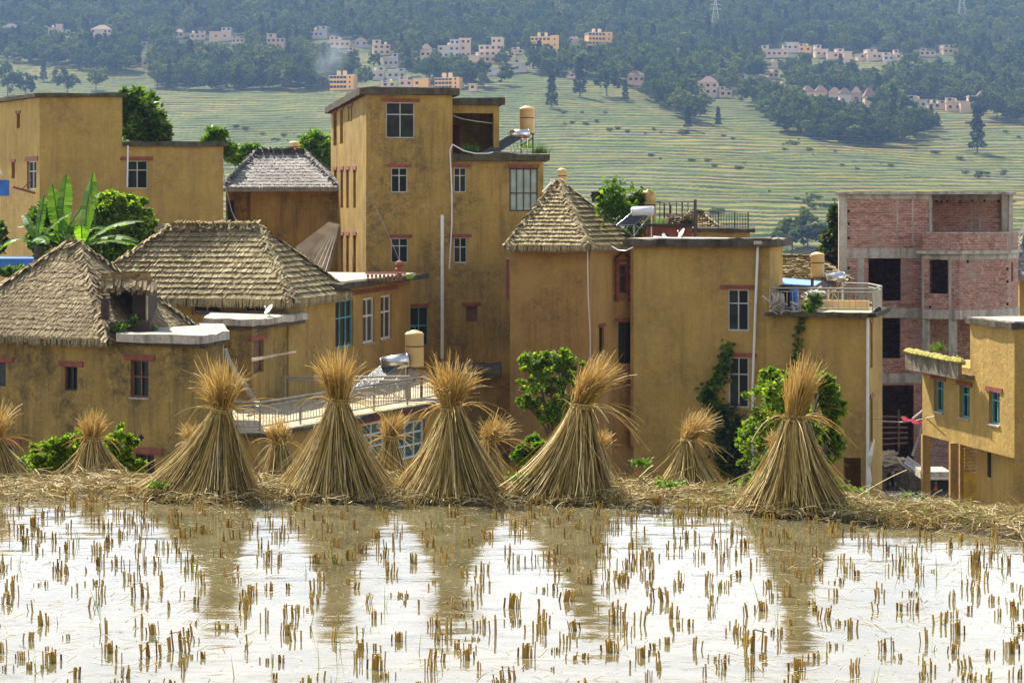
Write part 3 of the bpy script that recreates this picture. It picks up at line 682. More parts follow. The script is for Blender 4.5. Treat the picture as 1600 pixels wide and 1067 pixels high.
# brick vent on wing roof, pot ornament
mb = MB(); c0 = P3(573, 436, 78.5)
for i in range(9):
    for j in range(2): mb.box((c0.x+i*.155, c0.y, zW+.2+j*.13), (c0.x+i*.155+.09, c0.y+.12, zW+.31+j*.13))
mb.box((c0.x-.05, c0.y-.04, zW+.46), (c0.x+1.5, c0.y+.3, zW+.52)); tag(mb.build('brick_parapet', 'terracotta'), 'low openwork brick parapet on the roof edge of the long wing', 'parapet')
tag(MB().lathe((P3(624, 430, 79.5).x, 79.5, zW+.2), [(.10,0),(.16,.12),(.07,.2),(.13,.3),(.17,.42),(.10,.5),(.16,.6),(.13,.7),(.04,.76)], n=14).build('roof_finial', 'terracotta'), 'dark terracotta pot finial on the wing roof in front of the tallest house', 'ornament')

# === front left thatched house ===
dl = unit((-1.84, 1)); b = unit((.45, .9)); P0 = pt(285, 60); PL = P0+dl*13; zB = -10.8; zT = zz(540, 60)
HA = empty('thatched_corner_house', (P0.x, P0.y, zB), 'nearest ochre house at the left under a weathered pyramid straw roof with a dormer', 'house')
mb = MB(); PR = along(P0, unit((.62, 1)), 348)
oA = wall(mb, PL, P0, zB, zT, [(-12,9,566,603),(101,121,573,610),(204,232,563,621),(-5,20,694,730),(80,108,700,730),(212,241,709,742)], .3)
wall(mb, P0, PR, zB, zT); wall(mb, PR, PR+dl*9, zB, zT); wall(mb, PR+dl*9, PL, zB, zT)
mb.build('wall', 'plaster_c', HA)
window(HA, oA[0], 1, (), 'dark', lx=.3, lh=.17); window(HA, oA[1], 2, (), 'dark', lx=.22, lh=.17)
window(HA, oA[2], 2, (.55,), 'brown', lx=.24, lh=.17, sill=True)
for k in (3, 4, 5): window(HA, oA[k], 2, (.5,), 'brown', lx=.3, lh=.19)
mb = MB(); nn = Vector((-dl.y, dl.x, 0)); nn = nn if nn.y < 0 else -nn
for px in (184, 196, 208, 221):   # cross-shaped vents: raised black bars paint the shade inside them
    c = along(P0, dl, px); zc = zz(683, c.y)
    mb.obox(c-dl*.09, c+dl*.09, nn, .004, .012, zc-.03, zc+.03); mb.obox(c-dl*.03, c+dl*.03, nn, .013, .018, zc-.09, zc+.09)
mb.build('vent_dark_cross', 'cloth', HA)
EN = pt(168, 60.9); bb = unit((.45, .9)); ER = EN+bb*4.9; EL_ = EN+dl*7.3; EB = EL_+bb*4.9
Rr = pt(124, 64.7); Rl = Rr+dl*.5
hip_roof(HA, [EL_, EN, ER, EB], [Rl, Rr], zz(533, 61), zz(383, 64.7), .17, 'thatch_old', RNG, tw=.032, lift=.045, jag=.10, thick=.16)
# flat concrete roof right of the thatch
cz_ = zz(533, 60.3); S0 = along(EN, dl*-1, 182); S1 = pt(318, 59.4); S2 = pt(358, 61.6)
slab('roof_slab', [S0, S1, S2, pt(350, 66.), pt(240, 66.5)], .0, cz_-.04, cz_+.20, 'slab_light', HA, .02)
mb = MB(); mb.prism([S0+Vector((.1,.1,0)), S1+Vector((0,.12,0)), S2+Vector((-.1,.1,0)), pt(348, 65.8), pt(240, 66.3)], cz_-.16, cz_-.05, 0, .02, .5); mb.build('slab_edge', 'slab', HA)
mb = MB(); mb.obox(pt(345.5, 61.7), pt(349.5, 61.7), Vector((0,-1,0)), 0, .1, zz(640, 61.7), cz_-.16); mb.build('post', 'wood', HA)
# dormer: awning of straw over a solid box, the opening's shade put into its dark colour
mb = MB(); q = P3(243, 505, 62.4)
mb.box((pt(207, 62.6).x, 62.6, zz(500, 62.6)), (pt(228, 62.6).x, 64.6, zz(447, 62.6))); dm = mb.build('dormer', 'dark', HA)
MB().bar((pt(229.5, 62.5).x, 62.5, zz(500, 62.5)), (pt(229.5, 62.5).x, 62.5, zz(447, 62.5)), .035).build('dormer_post', 'wood', dm)
out = []; a1 = np.array(P3(160, 441, 61.9)); a2 = np.array(P3(245, 448, 62.1)); c1 = np.array(P3(165, 430, 64.6)); c2 = np.array(P3(232, 428, 65.0))
thatch_slope(out, a1, a2, c1, c2, .2, RNG, .07, .09, .14); thatch_line(out, a1, a2, RNG, 160, .28, .6, (0, -.3, -.5))
MB().face([a1-[0,0,.04], a2-[0,0,.04], c2-[0,0,.04], c1-[0,0,.04]]).build('dormer_deck', 'thatch_core', dm); quads('dormer_straw', np.concatenate(out), 'thatch_old', dm)
mb = MB(); c = P3(158, 500, 61.2); mb.box((c.x, c.y, c.z), (c.x+.2, c.y+.25, zz(466, 61.2))); mb.box((c.x+.05, c.y+.02, zz(466, 61.2)), (c.x+.12, c.y+.1, zz(461, 61.2)))
c = P3(172, 520, 61.3); mb.box((c.x, c.y, c.z), (c.x+1.2, c.y+.4, zz(503, 61.3))); tag(mb.build('chimney_stub', 'dark'), 'dark stub of a brick chimney on the edge of the nearest straw roof', 'chimney')

# === annex with stained pillar, left of terrace ===
b = unit((.2375, 1)); d = unit((1, -.2375)); P0 = pt(394, 68); zB = -10.8; zT = zz(512, 68)
HX = empty('annex_house', (P0.x, P0.y, zB), 'small flat roofed annex with a stained corner wall between the two straw roofs', 'house')
PL = P0-d*.75; PR = P0+b*3.4; mb = MB()
wall(mb, PL, P0, zB, zT, [], .2); o = wall(mb, P0, PR, zB, zT, [(396,412,531,582)], .2); wall(mb, PR, PR-d*3, zB, zT)
mb.build('wall', 'plaster_c', HX); window(HX, o[0], 1, (), 'brown', 'brown', lx=.3, lh=.16)
A = PR-d*.5; B_ = PR-d*.5+b*1.; 
z2 = zz(508, 68); Sx = [PL-d*1.0+Vector((0,-.1,0)), P0+d*.05+Vector((0,-.2,0)), pt(481, 71.6), pt(470, 73.6), pt(330, 73)]
slab('roof_slab', Sx, .0, z2-.02, z2+.2, 'slab_light', HX, .03); mb = MB(); mb.prism(offset_poly(Sx, -.08), z2-.14, z2-.021, 0, .02, .5); mb.build('slab_edge', 'slab', HX)
mb = MB(); mb.bar(P3(331, 503, 69.5), P3(384, 507, 69.2), .07, n=6).bar(P3(306, 488, 71.5), P3(378, 490, 71.4), .07, n=6).bar(P3(385, 491, 71.3), P3(432, 492, 71.3), .08, n=6); mb.build('roof_kerb', 'slab', HX)
# broken stair edge
mb = MB(); pts = [(352,545),(356,560),(364,575),(372,590),(384,603),(392,616),(402,632)]
for i, (a, c) in enumerate(pts[:-1]): mb.bar(P3(a, c, 66.8), P3(pts[i+1][0], pts[i+1][1], 66.8), .09, n=5)
mb.build('broken_edge', 'conc', HX)
mb = MB(); mb.bar(P3(393, 561, 66.5), P3(462, 550, 69), .035).bar(P3(393, 564, 66.3), P3(430, 556, 67.4), .03); tag(mb.build('clothes_pole', 'wood'), 'pale wooden pole jutting out from the annex wall over the terrace', 'pole')

def railing(name, pts, z, h, sp, r, mat, label, cat='railing', group=None, mids=(.86, .16), post=2.0, rp=None):
    base = pts[0]; R = empty(name, (base.x, base.y, z), label, cat, group); rr = MB(); bl = MB(); ps = MB(); rp = rp or r*1.5
    for a, c in zip(pts, pts[1:]):
        L = (c-a).length; e = (c-a)/L; rr = MB(); bl = MB()
        A = Vector((a.x, a.y, z)); C_ = Vector((c.x, c.y, z)); up = Vector((0, 0, 1))
        rr.bar(A+up*h, C_+up*h, r*1.7, n=6)
        for m in mids: rr.bar(A+up*h*m, C_+up*h*m, r*1.1, n=5)
        k = int(L/sp)
        for i in range(1, k): q = A+e*(L*i/k); bl.bar(q+up*h*mids[-1], q+up*h*mids[0], r*.55)
        rr.build('rail', mat, R); bl.build('baluster_row', mat, R)
        k = max(1, int(L/post))
        for i in range(k+1):
            if i == 0 and a is not pts[0]: continue
            q = A+e*(L*i/k); MB().bar(q, q+up*h, rp, n=6).build('post', mat, R)
    return R
# === terrace house in front of the wing ===
d1 = unit((.485, 1)); dq = unit((-1, .12)); P0 = pt(403, 61); P1 = along(P0, d1, 690); PL = P0+dq*2.6; zF = -4.0
HT = empty('terrace_house', (P0.x, P0.y, -7), 'low ochre house with a railed roof terrace and teal windows behind the straw sheaves', 'house')
mb = MB(); wall(mb, PL, P0, -10.8, zF-.12); o = wall(mb, P0, P1, -10.8, zF-.12, [(566,618,658,716),(622,664,658,716)], .2); wall(mb, P1, P1+unit((-1,.5))*6, -10.8, zF-.12)
mb.build('wall', 'plaster_b', HT)
for q in o: window(HT, q, 3, (.35,.68), 'white', 'glass_teal', fw=.07, lintel=False)
A = along(P0, d1, 556); B_ = along(P0, d1, 682); n = Vector((d1.y, -d1.x, 0)); MB().obox(A, B_, n, .002, .06, zz(656, 67.5), zz(649, 67.5)).build('lintel', 'lintel', HT)
poly = [PL+n*.0, P0, P1, pt(700, 76), pt(560, 80), pt(430, 76), pt(270, 68)]
q = [PL+Vector((-.1,-.3,0)), P0+Vector((.25,-.3,0)), P1+n*.35, pt(708, 77.5), pt(640, 86), pt(440, 82), pt(380, 70.), pt(330, 66)]
slab('terrace_slab', q, .0, zF-.12, zF-.02, 'slab', HT, .03); t = MB(); t.prism(offset_poly(q, -.1), zF-.03, zF+.015, 0, .004, .8); t.build('terrace_floor', 'tile', HT)
railing('terrace_railing', [PL+Vector((.1,.1,0)), P0+Vector((.05,.1,0)), P1+d1*-.2], zF+.02, .86, .17, .022, 'rail', 'long metal railing slanting back along the front edge of the terrace behind the straw sheaves')
railing('terrace_railing', [pt(445, 70.2), pt(640, 70.5)], zF+.02, .86, .17, .022, 'rail', 'metal railing at the back of the terrace below the three tall windows')
# lower room right of terrace below the tower
HU = empty('lean_to', (*pt(740, 83)[:2], -8), 'lean-to room with a ragged tiled edge at the foot of the tallest house', 'shed')
mb = MB(); wall(mb, pt(690, 83), pt(776, 83), -10.8, zz(590, 83)); wall(mb, pt(776, 83), pt(776, 88), -10.8, zz(590, 83)); mb.build('wall', 'plaster_c', HU)
mb = MB(); mb.prism([pt(688, 82.7), pt(782, 82.7), pt(782, 89), pt(688, 89)], zz(592, 83), zz(584, 83), 0, .05, .25); mb.build('roof_slab', 'slab', HU)

# === pyramid roof house ===
b = unit((.3, 1)); P0 = pt(797, 80.6); P1 = pt(922, 79.6); P2 = along(P1, b, 957); P3_ = along(P2, unit((1,.25)), 996); ze = zz(387, 79)
HD = empty('pyramid_roof_house', (P1.x, P1.y, -10.8), 'tall narrow ochre house under the steep pyramid straw roof in the centre', 'house')
mb = MB(); wall(mb, P0+Vector((.1,5,0)), P0, -10.8, ze); wall(mb, P0, P1, -10.8, ze); o = wall(mb, P1, P2, -10.8, ze, [(936,944,511,560)], .2); o2 = wall(mb, P2, P3_, -10.8, ze, [(967,980,413,458),(966,988,503,568)], .2)
wall(mb, P3_, P3_+b*5, -10.8, ze); wall(mb, P3_+b*5, P0+Vector((.1,5,0)), -10.8, ze)
mb.build('wall', 'plaster_d', HD)
window(HD, o[0], 1, (), 'dark', lx=.14, lh=.14); w_ = window(HD, o2[0], 1, (.62,), 'red', fw=.07, lintel=False, label='narrow window in a pointed red timber surround'); window(HD, o2[1], 2, (), 'dark', lx=.15, lh=.16)
A, B_, n, z0, z1 = o2[0]; e = (B_-A).normalized(); mb = MB()
mb.obox(A-e*.14, A-e*.02, n, .002, .10, z0-.1, z1+.1); mb.obox(B_+e*.02, B_+e*.14, n, .002, .10, z0-.1, z1+.1); mb.obox(A-e*.2, B_+e*.2, n, .002, .14, z0-.22, z0-.1); mb.obox(A-e*.2, B_+e*.2, n, .002, .14, z1+.1, z1+.2)
mt = (A+B_)/2+n*.07; mb.bar((A.x-e.x*.16+n.x*.07, A.y-e.y*.16+n.y*.07, z1+.2), (mt.x, mt.y, z1+.5), .06).bar((B_.x+e.x*.16+n.x*.07, B_.y+e.y*.16+n.y*.07, z1+.2), (mt.x, mt.y, z1+.5), .06)
mb.obox(A-e*.14, A-e*.04, n, .002, .09, z0-.34, z0-.221); mb.obox(B_+e*.04, B_+e*.14, n, .002, .09, z0-.34, z0-.221); mb.build('pointed_surround', 'red', HD)
mb = MB(); c = P0+Vector((-.03, .0, 0)); mb.box((c.x-.12, c.y-.02, zz(470, 80)), (c.x-.01, c.y+.3, zz(405, 80))); mb.build('side_window_frame', 'red', HD)
E = [pt(790, 79.8), pt(921, 78.9), pt(999, 84), pt(860, 88)]; ap = pt(872, 82.6)
hip_roof(HD, E, [ap-Vector((.03,0,0)), ap+Vector((.03,0,0))], zz(386, 79), zz(284, 82.6), .25, 'thatch', RNG, tw=.036, lift=.095, jag=.04, thick=.16)
tag(MB().tube([P3(918, 392, 79.3), P3(919, 460, 79.4), P3(922, 520, 79.4), P3(923, 640, 79.4)], .02, n=5).build('cable', 'pvc'), 'thin pale cable running down the corner of the pyramid roofed house', 'cable')
tag(MB().box((P3(860,282,83).x, 83, zz(287,83)), (P3(880,282,83).x, 83.3, zz(279,83))).bar(P3(862,286,82.4), P3(848,300,82.6), .05).build('tarpaulin_strip', 'white'), 'strip of white sheeting caught at the peak of the steep pyramid roof', 'sheet')

# === flat roof house, centre right ===
d = unit((1, -.3)); b = unit((.3, 1)); PR = pt(1203, 72); PL = along(PR, -d, 990); PB = along(PR, b, 1223); zT = zz(385, 73); zB = -10.8
HE = empty('flat_roof_house', (PR.x, PR.y, zB), 'large plain ochre house with mossy flat roof edge, right of the pyramid roof', 'house')
mb = MB(); DB = (PB-PR).length
oE = wall(mb, PL, PR, zB, zT, [(1137,1170,452,517),(1138,1170,558,637)], .14); wall(mb, PR, PB, zB, zT); wall(mb, PB, PL+b*DB, zB, zT); wall(mb, PL+b*DB, PL, zB, zT)
mb.build('wall', 'plaster_b', HE)
for q in oE: window(HE, q, 2, (.66,), 'frame', lx=.28, lh=.15, rec=.08)
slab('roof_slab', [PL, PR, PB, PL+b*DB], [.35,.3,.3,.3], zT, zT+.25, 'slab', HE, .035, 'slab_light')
tag(MB().tube([along(PR-Vector((0,.12,0)), -d, 1184)+Vector((0,0,zz(384,72.3))), along(PR-Vector((0,.12,0)), -d, 1176)+Vector((0,0,zz(600,72.3))), along(PR-Vector((0,.12,0)), -d, 1175)+Vector((0,0,-10.5))], .045, n=8).build('downpipe', 'pvc'), 'sloping white downpipe beside the two windows of the house with the mossy flat roof', 'pipe')
# terrace extension of it
QL = PR-d*.15+Vector((0,-.06,0)); QR = along(QL, d, 1357); QB = along(QR, b, 1367); zF = zz(497, 70.5)
HF = empty('terrace_wing', (QR.x, QR.y, zB), 'ochre wing with railed roof terrace and hanging creeper, left of the brick house', 'house')
mb = MB(); wall(mb, QL, QR, zB, zF, [(1318,1345,715,765)], .5); oF = wall(mb, QR, QR+b*4.2, zB, zF, [(1360,1363.5,505,575),(1360,1363.5,622,690)], .2); wall(mb, QR+b*4.2, QL+b*4.2, zB, zF)
mb.build('wall', 'plaster_b', HF); 
for q in oF: window(HF, q, 1, (.5,), 'dark', lx=.15)
poly = [QL+d*.0, QR, QR+b*4.2, QL+b*5.2]; slab('terrace_slab', poly, [.3,.3,.2,0], zF, zF+.15, 'slab', HF, .02); t = MB(); t.prism(offset_poly(poly, [.1,.1,.1,.0]), zF+.13, zF+.165, 0, .003, .8); t.build('terrace_floor', 'tile', HF)
mb = MB(); e = QR+b*.0; mb.obox(QL+b*1.6+d*.8, QR+b*1.9-d*.2, Vector((d.y,-d.x,0)), 0, .2, zF+.16, zF+.5); mb.build('inner_kerb', 'tank', HF)
railing('terrace_railing', [QL+d*.15, QR+d*.15-b*.0, QR+d*.15+b*2.6, QR-d*.6+b*5.0, QR-d*1.6+b*5.6], zF+.16, .82, .19, .02, 'rail', 'metal railing round the roof terrace with the white flowers and creeper')
tag(MB().tube([along(QR, -d, 1355)+Vector((0,-.1,zF)), along(QR, -d, 1354)+Vector((0,-.1,-10.5))], .05, n=8).build('downpipe', 'pvc'), 'straight white downpipe on the right hand corner of the creeper-hung terrace wing', 'pipe')
# house behind it with planter on roof
HQ = empty('rooftop_garden_house', (*pt(1080, 84)[:2], -7), 'house behind the mossy flat roof carrying a caged roof garden', 'house')
zQ = zz(362, 83); mb = MB(); wall(mb, pt(985, 83), pt(1170, 83), -7, zQ); wall(mb, pt(1170, 83), pt(1172, 90), -7, zQ); mb.build('wall', 'plaster_d', HQ)
slab('roof_slab', [pt(985, 83), pt(1176, 83), pt(1176, 90), pt(985, 90)], .08, zQ-.02, zQ+.12, 'slab', HQ, .03)
# thatched roof far behind it, under the mesh
HZ = empty('thatched_back_house', (*pt(1100, 97)[:2], -5), 'straw roof peeping over the caged roof garden', 'house')
mb = MB(); mb.box((pt(1062, 97).x, 97.5, -5), (pt(1130, 97).x, 103, zz(366, 97))); mb.build('wall', 'plaster_d', HZ)
hip_roof(HZ, [pt(1048, 97), pt(1130, 97), pt(1130, 103), pt(1048, 103)], [pt(1078, 100), pt(1096, 100)], zz(362, 97), zz(334, 100), .3, 'thatch', RNG, tw=.14, lift=.1)
HW = empty('thatched_back_house', (*pt(1260, 88)[:2], -6), 'low house with a ribbed straw roof behind the right terrace', 'house')
mb = MB(); mb.box((pt(1222, 88).x, 88.5, -6), (pt(1316, 88).x, 94, zz(440, 88))); mb.build('wall', 'plaster_c', HW)
hip_roof(HW, [pt(1196, 88), pt(1324, 88), pt(1324, 95), pt(1196, 95)], [pt(1190, 91.6), pt(1264, 91.6)], zz(437, 88), zz(402, 91.6), .30, 'thatch', RNG, tw=.12, lift=.12)
mb = MB(); mb.hexa([P3(1222,443,82)+Vector((0,0,-.04)), P3(1290,447,82)+Vector((0,0,-.04)), P3(1290,440,84)+Vector((0,0,-.04)), P3(1222,434,84)+Vector((0,0,-.04)), P3(1222,443,82), P3(1290,447,82), P3(1290,440,84), P3(1222,434,84)]); tag(mb.build('tarpaulin', 'tarp'), 'light blue tarpaulin stretched behind the cream water tank on the right terrace', 'tarpaulin')

# === unfinished brick house ===
d = unit((1, .0)); b = Vector((.2, 1, 0)); Y0 = 92.; zB = -11.5
HG = empty('brick_house', (*pt(1450, Y0)[:2], zB), 'unfinished red brick house with bare concrete frame and empty window holes at the right', 'house')
zt = zz(304, Y0); zf2 = zz(396, Y0); zf1 = zz(489, Y0); zf0 = zz(591, Y0)
A = pt(1312, Y0); B_ = pt(1456, Y0); mb = MB(); R_ = pt(1578, Y0+2.2)
wall(mb, A, B_, zB, zt, [(1357,1408,401,470),(1369,1407,494,560),(1372,1428,602,745)], .2)
wall(mb, pt(1456, Y0+2.2), R_, zf2, zt, [], .2); wall(mb, B_, pt(1456, Y0+2.2), zf2, zt)
wall(mb, R_, R_+Vector((.5,7,0)), zf2, zt); wall(mb, R_+Vector((.5,7,0)), A+b*8, zB, zt); wall(mb, A+b*8, A, zB, zt)
F1 = pt(1441, Y0-.9); F2 = pt(1499, Y0-1.6); F3 = pt(1574, Y0-.4); F4 = pt(1591, Y0+2.)
wall(mb, B_-d*.45, F1, zf1, zf2) if False else wall(mb, pt(1441, Y0-.02), F1, zf1, zf2)
wall(mb, F1, F2, zf1, zf2, [(1451,1482,404,459)], .2); wall(mb, F2, F3, zf1, zf2); wall(mb, F3, F4, zf1, zf2, [(1580,1583,410,440)], .2); wall(mb, F4, F4+Vector((.6,5,0)), zB, zf2); wall(mb, F4+Vector((.6,5,0)), R_+Vector((.5,7,0)), zB, zf2)
wall(mb, F1+b*2.8, F3+b*2.6, zB, zf1)                      # ground floor is open under the bay
mb.build('brick_wall', 'brick', HG)
cb = MB(); nv = Vector((0,-1,0))
def col(cb, p, w, z0, z1, t=.12): cb.obox(Vector((p.x-w/2, p.y, 0)), Vector((p.x+w/2, p.y, 0)), nv, -.2, t, z0, z1)
col(cb, pt(1317, Y0), .36, zB, zt, .02); col(cb, pt(1345, Y0), .30, zf1, zf2, .012)
cb.obox(A, pt(1441, Y0), nv, -.2, .03, zf2-.22, zf2+.22); cb.obox(A, pt(1441, Y0), nv, -.2, .03, zf1-.22, zf1+.22); cb.obox(A, pt(1441, Y0), nv, -.2, .03, zf0-.2, zf0+.22)
cb.obox(A, B_, nv, -.2, .025, zt-.2, zt); col(cb, pt(1454, Y0), .14, zf2, zt-.2, .04)
cb.obox(pt(1458, Y0+2.2), pt(1567, Y0+2.2), nv, -.2, .02, zt-.25, zt); col(cb, pt(1571, Y0+2.1), .38, zf2, zt, .05); col(cb, pt(1579, Y0+.2), .17, zf2, zt, .1)
for p, wdt in ((F1+d*.16, .32), (pt(1489, Y0-1.42), .36)): col(cb, p, wdt, zB if wdt < .35 else zz(552, Y0), zf2-.1, .03)
for p, q in ((F1, F2), (F2, F3), (F3, F4)):
    n = Vector(((q-p).y, -(q-p).x, 0)).normalized(); cb.obox(p, q, n, -.2, .035, zf1-.2, zf1+.2); cb.obox(p, q, n, -.2, .03, zf2-.25, zf2)
cb.build('concrete_frame', 'conc', HG)
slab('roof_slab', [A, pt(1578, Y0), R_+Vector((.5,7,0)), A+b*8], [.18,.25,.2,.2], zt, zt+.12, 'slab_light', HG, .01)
slab('floor_slab', [pt(1432, Y0-1.0), pt(1500, Y0-1.85), pt(1580, Y0-.6), pt(1598, Y0+2.4), pt(1440, Y0+2.4)], .0, zf2, zf2+.14, 'conc', HG, .01)
slab('floor_slab', [A+b*.2, B_+b*.2, B_+b*7.6, A+b*7.6], .0, zf2-.1, zf2-.0, 'conc', HG, 0); slab('floor_slab', [A+b*.2, B_+b*.2, B_+b*7.6, A+b*7.6], .0, zf1-.1, zf1-.0, 'conc', HG, 0)
slab('floor_slab', [F1+b*.2, F2+b*.3, F3+b*.2, F4-d*.1, pt(1456, Y0+2.3)], .0, zf1-.15, zf1-.05, 'conc', HG, 0)
slab('floor_slab', [A+b*.2, B_+b*.2, B_+b*7.6, A+b*7.6], .0, zf0-.1, zf0-.0, 'conc', HG, 0)
pb = MB(); G1 = pt(1441, Y0-.8); G2 = pt(1504, Y0-1.65); G3 = pt(1573, Y0-.4); G4 = pt(1591, Y0+2.)
for p, q in ((G1, G2), (G2, G3), (G3, G4), (pt(1441, Y0-.02), G1)):
    wall(pb, p, q, zf2+.14, zf2+.9); wall(pb, q+b*.13, p+b*.13, zf2+.14, zf2+.9)
pb.build('balcony_parapet', 'brick', HG); cp = MB()
for p, q in ((G1, G2), (G2, G3), (G3, G4)):
    n = Vector(((q-p).y, -(q-p).x, 0)).normalized(); cp.obox(p, q, n, -.17, .04, zf2+.9, zf2+.96)
cp.build('parapet_cap', 'conc', HG)
# conduit chases in the brickwork
mb = MB()
for px in (1401, 1425): mb.obox(pt(px, Y0), pt(px+2.2, Y0), nv, .002, .012, zz(380, Y0), zz(312, Y0))
for px in (1517, 1530): mb.obox(pt(px, Y0+2.2), pt(px+2.5, Y0+2.2), nv, .002, .012, zz(360, Y0+2.2), zz(314, Y0+2.2))
mb.build('mortar_chase', 'conc', HG)
mb = MB()
for px, py in [(1326,330),(1326,350),(1326,372),(1326,419),(1326,437),(1463,315),(1471,316),(1480,314),(1500,316),(1519,314),(1538,314),(1560,314),(1568,338),(1454,410),(1500,412),(1512,409),(1574,420),(1574,440),(1574,475),(1500,480),(1453,480),(1352,402),(1409,398)]:
    yy = Y0+2.2 if (px > 1457 and py < 360) else (Y0-1.45 if px > 1441 and py > 396 else Y0); c = pt(px, yy)
    mb.box((c.x-.04, yy-.02, zz(py, yy)-.06), (c.x+.05, yy+.01, zz(py, yy)+.06))
mb.build('putlog_dark_block', 'cloth', HG)  # proud black blocks paint the shade inside the holes
mb = MB()
for k in range(6): mb.bar(P3(1366, 650+k*9, 89.8), P3(1418, 652+k*8, 90.4), .045)
mb.bar(P3(1376, 640, 89.9), P3(1376, 705, 89.9), .04).bar(P3(1404, 640, 90.1), P3(1404, 705, 90.1), .04)
tag(mb.build('ladder', 'brown'), 'wide timber ladder rack leaning in the dark ground floor of the brick house', 'ladder')
# strip of another house at the right edge
HR = empty('grey_roof_house', (*pt(1600, 110)[:2], -6), 'house at the right margin behind the brick one, grey thatch over an ochre wall', 'house')
mb = MB(); mb.box((pt(1593, 110).x, 110, -6), (pt(1680, 110).x, 116, zz(434, 110))); mb.build('wall', 'plaster_b', HR)
hip_roof(HR, [pt(1586, 109), pt(1690, 109), pt(1690, 116), pt(1586, 116)], [pt(1604, 112), pt(1670, 112)], zz(432, 109), zz(352, 112), .4, 'thatch_grey', RNG, tw=.2, lift=.08, core='corr')

# === right front house ===
dn = unit((-.225, 1)); P0 = pt(1585, 60); PF = along(P0, dn, 1441); zb = zz(716, 60)+0; ztl = zz(512, 60.5)
dr = unit((1, .12)); PR = P0+dr*3
HH = empty('stilt_house', (P0.x, P0.y, -8.6), 'ochre house on pillars at the right edge with teal windows and mossy planter', 'house')
PM = along(P0, dn, 1516); Lm = (PM-P0).length; mb = MB(); zpl = zz(563, 66.2)
Wd_ = [(1459,1474,594,643),(1499,1515,603,653),(1545,1562,612,663)]
# left-facing wall: read left to right from outside = far to near
o = wall(mb, PF, P0, zb, zpl, Wd_, .22); wall(mb, PM, P0, zpl, ztl); wall(mb, P0, PR, -8.6, ztl); wall(mb, PF+unit((1,.2))*4, PF, zb, zpl)
wall(mb, PM+unit((1,.2))*4, PM, zpl, ztl); mb.face([(PF.x,PF.y,zb),(PF.x+4,PF.y+.5,zb),(PR.x,PR.y,zb),(P0.x,P0.y,zb)])
mb.face([(PF.x,PF.y,zpl),(PM.x,PM.y,zpl),(PM.x+4,PM.y+.5,zpl),(PF.x+4,PF.y+.5,zpl)])
# inner ground floor wall
IN = P0+Vector((.9, .1, 0)); wall(mb, along(P0+Vector((.7,0,0)), dn, 1526), P0+Vector((.45,.02,0)), -8.6, zb); mb.build('wall', 'plaster_b', HH)
for q in o: window(HH, q, 2, (.72,), 'teal', rec=.14, fw=.05, lx=.2, lh=.14, sill=True)
slab('roof_slab', [PM, P0, PR+dr*1, PM+Vector((4,.5,0))], [.14,.1,.1,.1], ztl, ztl+.17, 'slab', HH, .02, 'slab_light')
nL = Vector((-dn.y, dn.x, 0))   # towards the left
pl = MB(); a = PF+dn*.1; c = PM-dn*.3
pl.obox(a, c, nL, .0, .55, zz(578, 66), zz(573, 66)); pl.obox(a, c, nL, .42, .55, zz(573, 66), zz(552, 66)); pl.obox(a, a-dn*.12, nL, 0, .42, zz(573, 66), zz(552, 66)); pl.build('planter_ledge', 'stone', HH)
pm = MB(); z0_ = zz(554, 65)
rn = random.Random(3)
for i in range(46):
    t = i/45; q = a.lerp(c, t)+nL*rn.uniform(.35,.6); pm.lathe((q.x, q.y, z0_-.02-.06*t), [(.13,0),(.16,.05),(.09,.12),(.02,.15)], n=7)
M['moss'] = m_plain('dry_moss', (.36, .31, .07), .95, var=.4, scale=9, bump=.05); pm.build('moss', 'moss', HH)
ps = MB()
for pxx, yy, w_ in ((1441.5, 66.2, .26), (1485, 63.9, .24), (1500, 66.6, .2)): 
    c = pt(pxx, yy); pb_ = MB(); pb_.box((c.x, c.y, -9.6), (c.x+w_, c.y+w_, zb-.0)); pb_.build('pillar', 'plaster_d', HH)
mb = MB(); A = pt(1507, 66.4)
for k in range(7): mb.box((A.x, 66.4, zz(700+k*5.2, 66.4)), (A.x+.4, 66.45, zz(703+k*5.2, 66.4)))
mb.box((A.x, 66.46, -8.6), (A.x+.42, 66.5, zz(738, 66.4))); mb.build('slatted_shutter', 'yellow', HH)
mb = MB(); q = along(P0+Vector((.7,0,0)), dn, 1545); mb.box((q.x-.05, q.y-.3, zz(745, 63)), (q.x+.02, q.y+.3, zz(707, 63))); mb.build('dark_window', 'cloth', HH)

# extreme left bits: blue roof sheet, blue barrels, tiled canopy
tag(MB().prism([pt(-20, 75), pt(52, 75), pt(52, 78), pt(-20, 78)], zz(430, 75), zz(404, 75), 0, .0, .4).build('blue_sheet_wall', 'blue'), 'bright blue sheet metal wall behind the nearest straw roof at the left edge', 'wall')
mb = MB(); mb.hexa([P3(-20,272,82), P3(4,272,82), P3(4,272,84), P3(-20,272,84), P3(-20,252,82), P3(-6,252,82), P3(-6,252,84), P3(-20,252,84)]); tag(mb.build('canopy', 'white'), 'white sloping canopy corner at the left margin', 'canopy')
mb = MB(); mb.box((pt(-10, 82).x, 82.2, zz(306, 82)), (pt(5, 82).x, 83, zz(281, 82))); tag(mb.build('crate', 'blue'), 'blue and red painted box under the white canopy at the left margin', 'box')
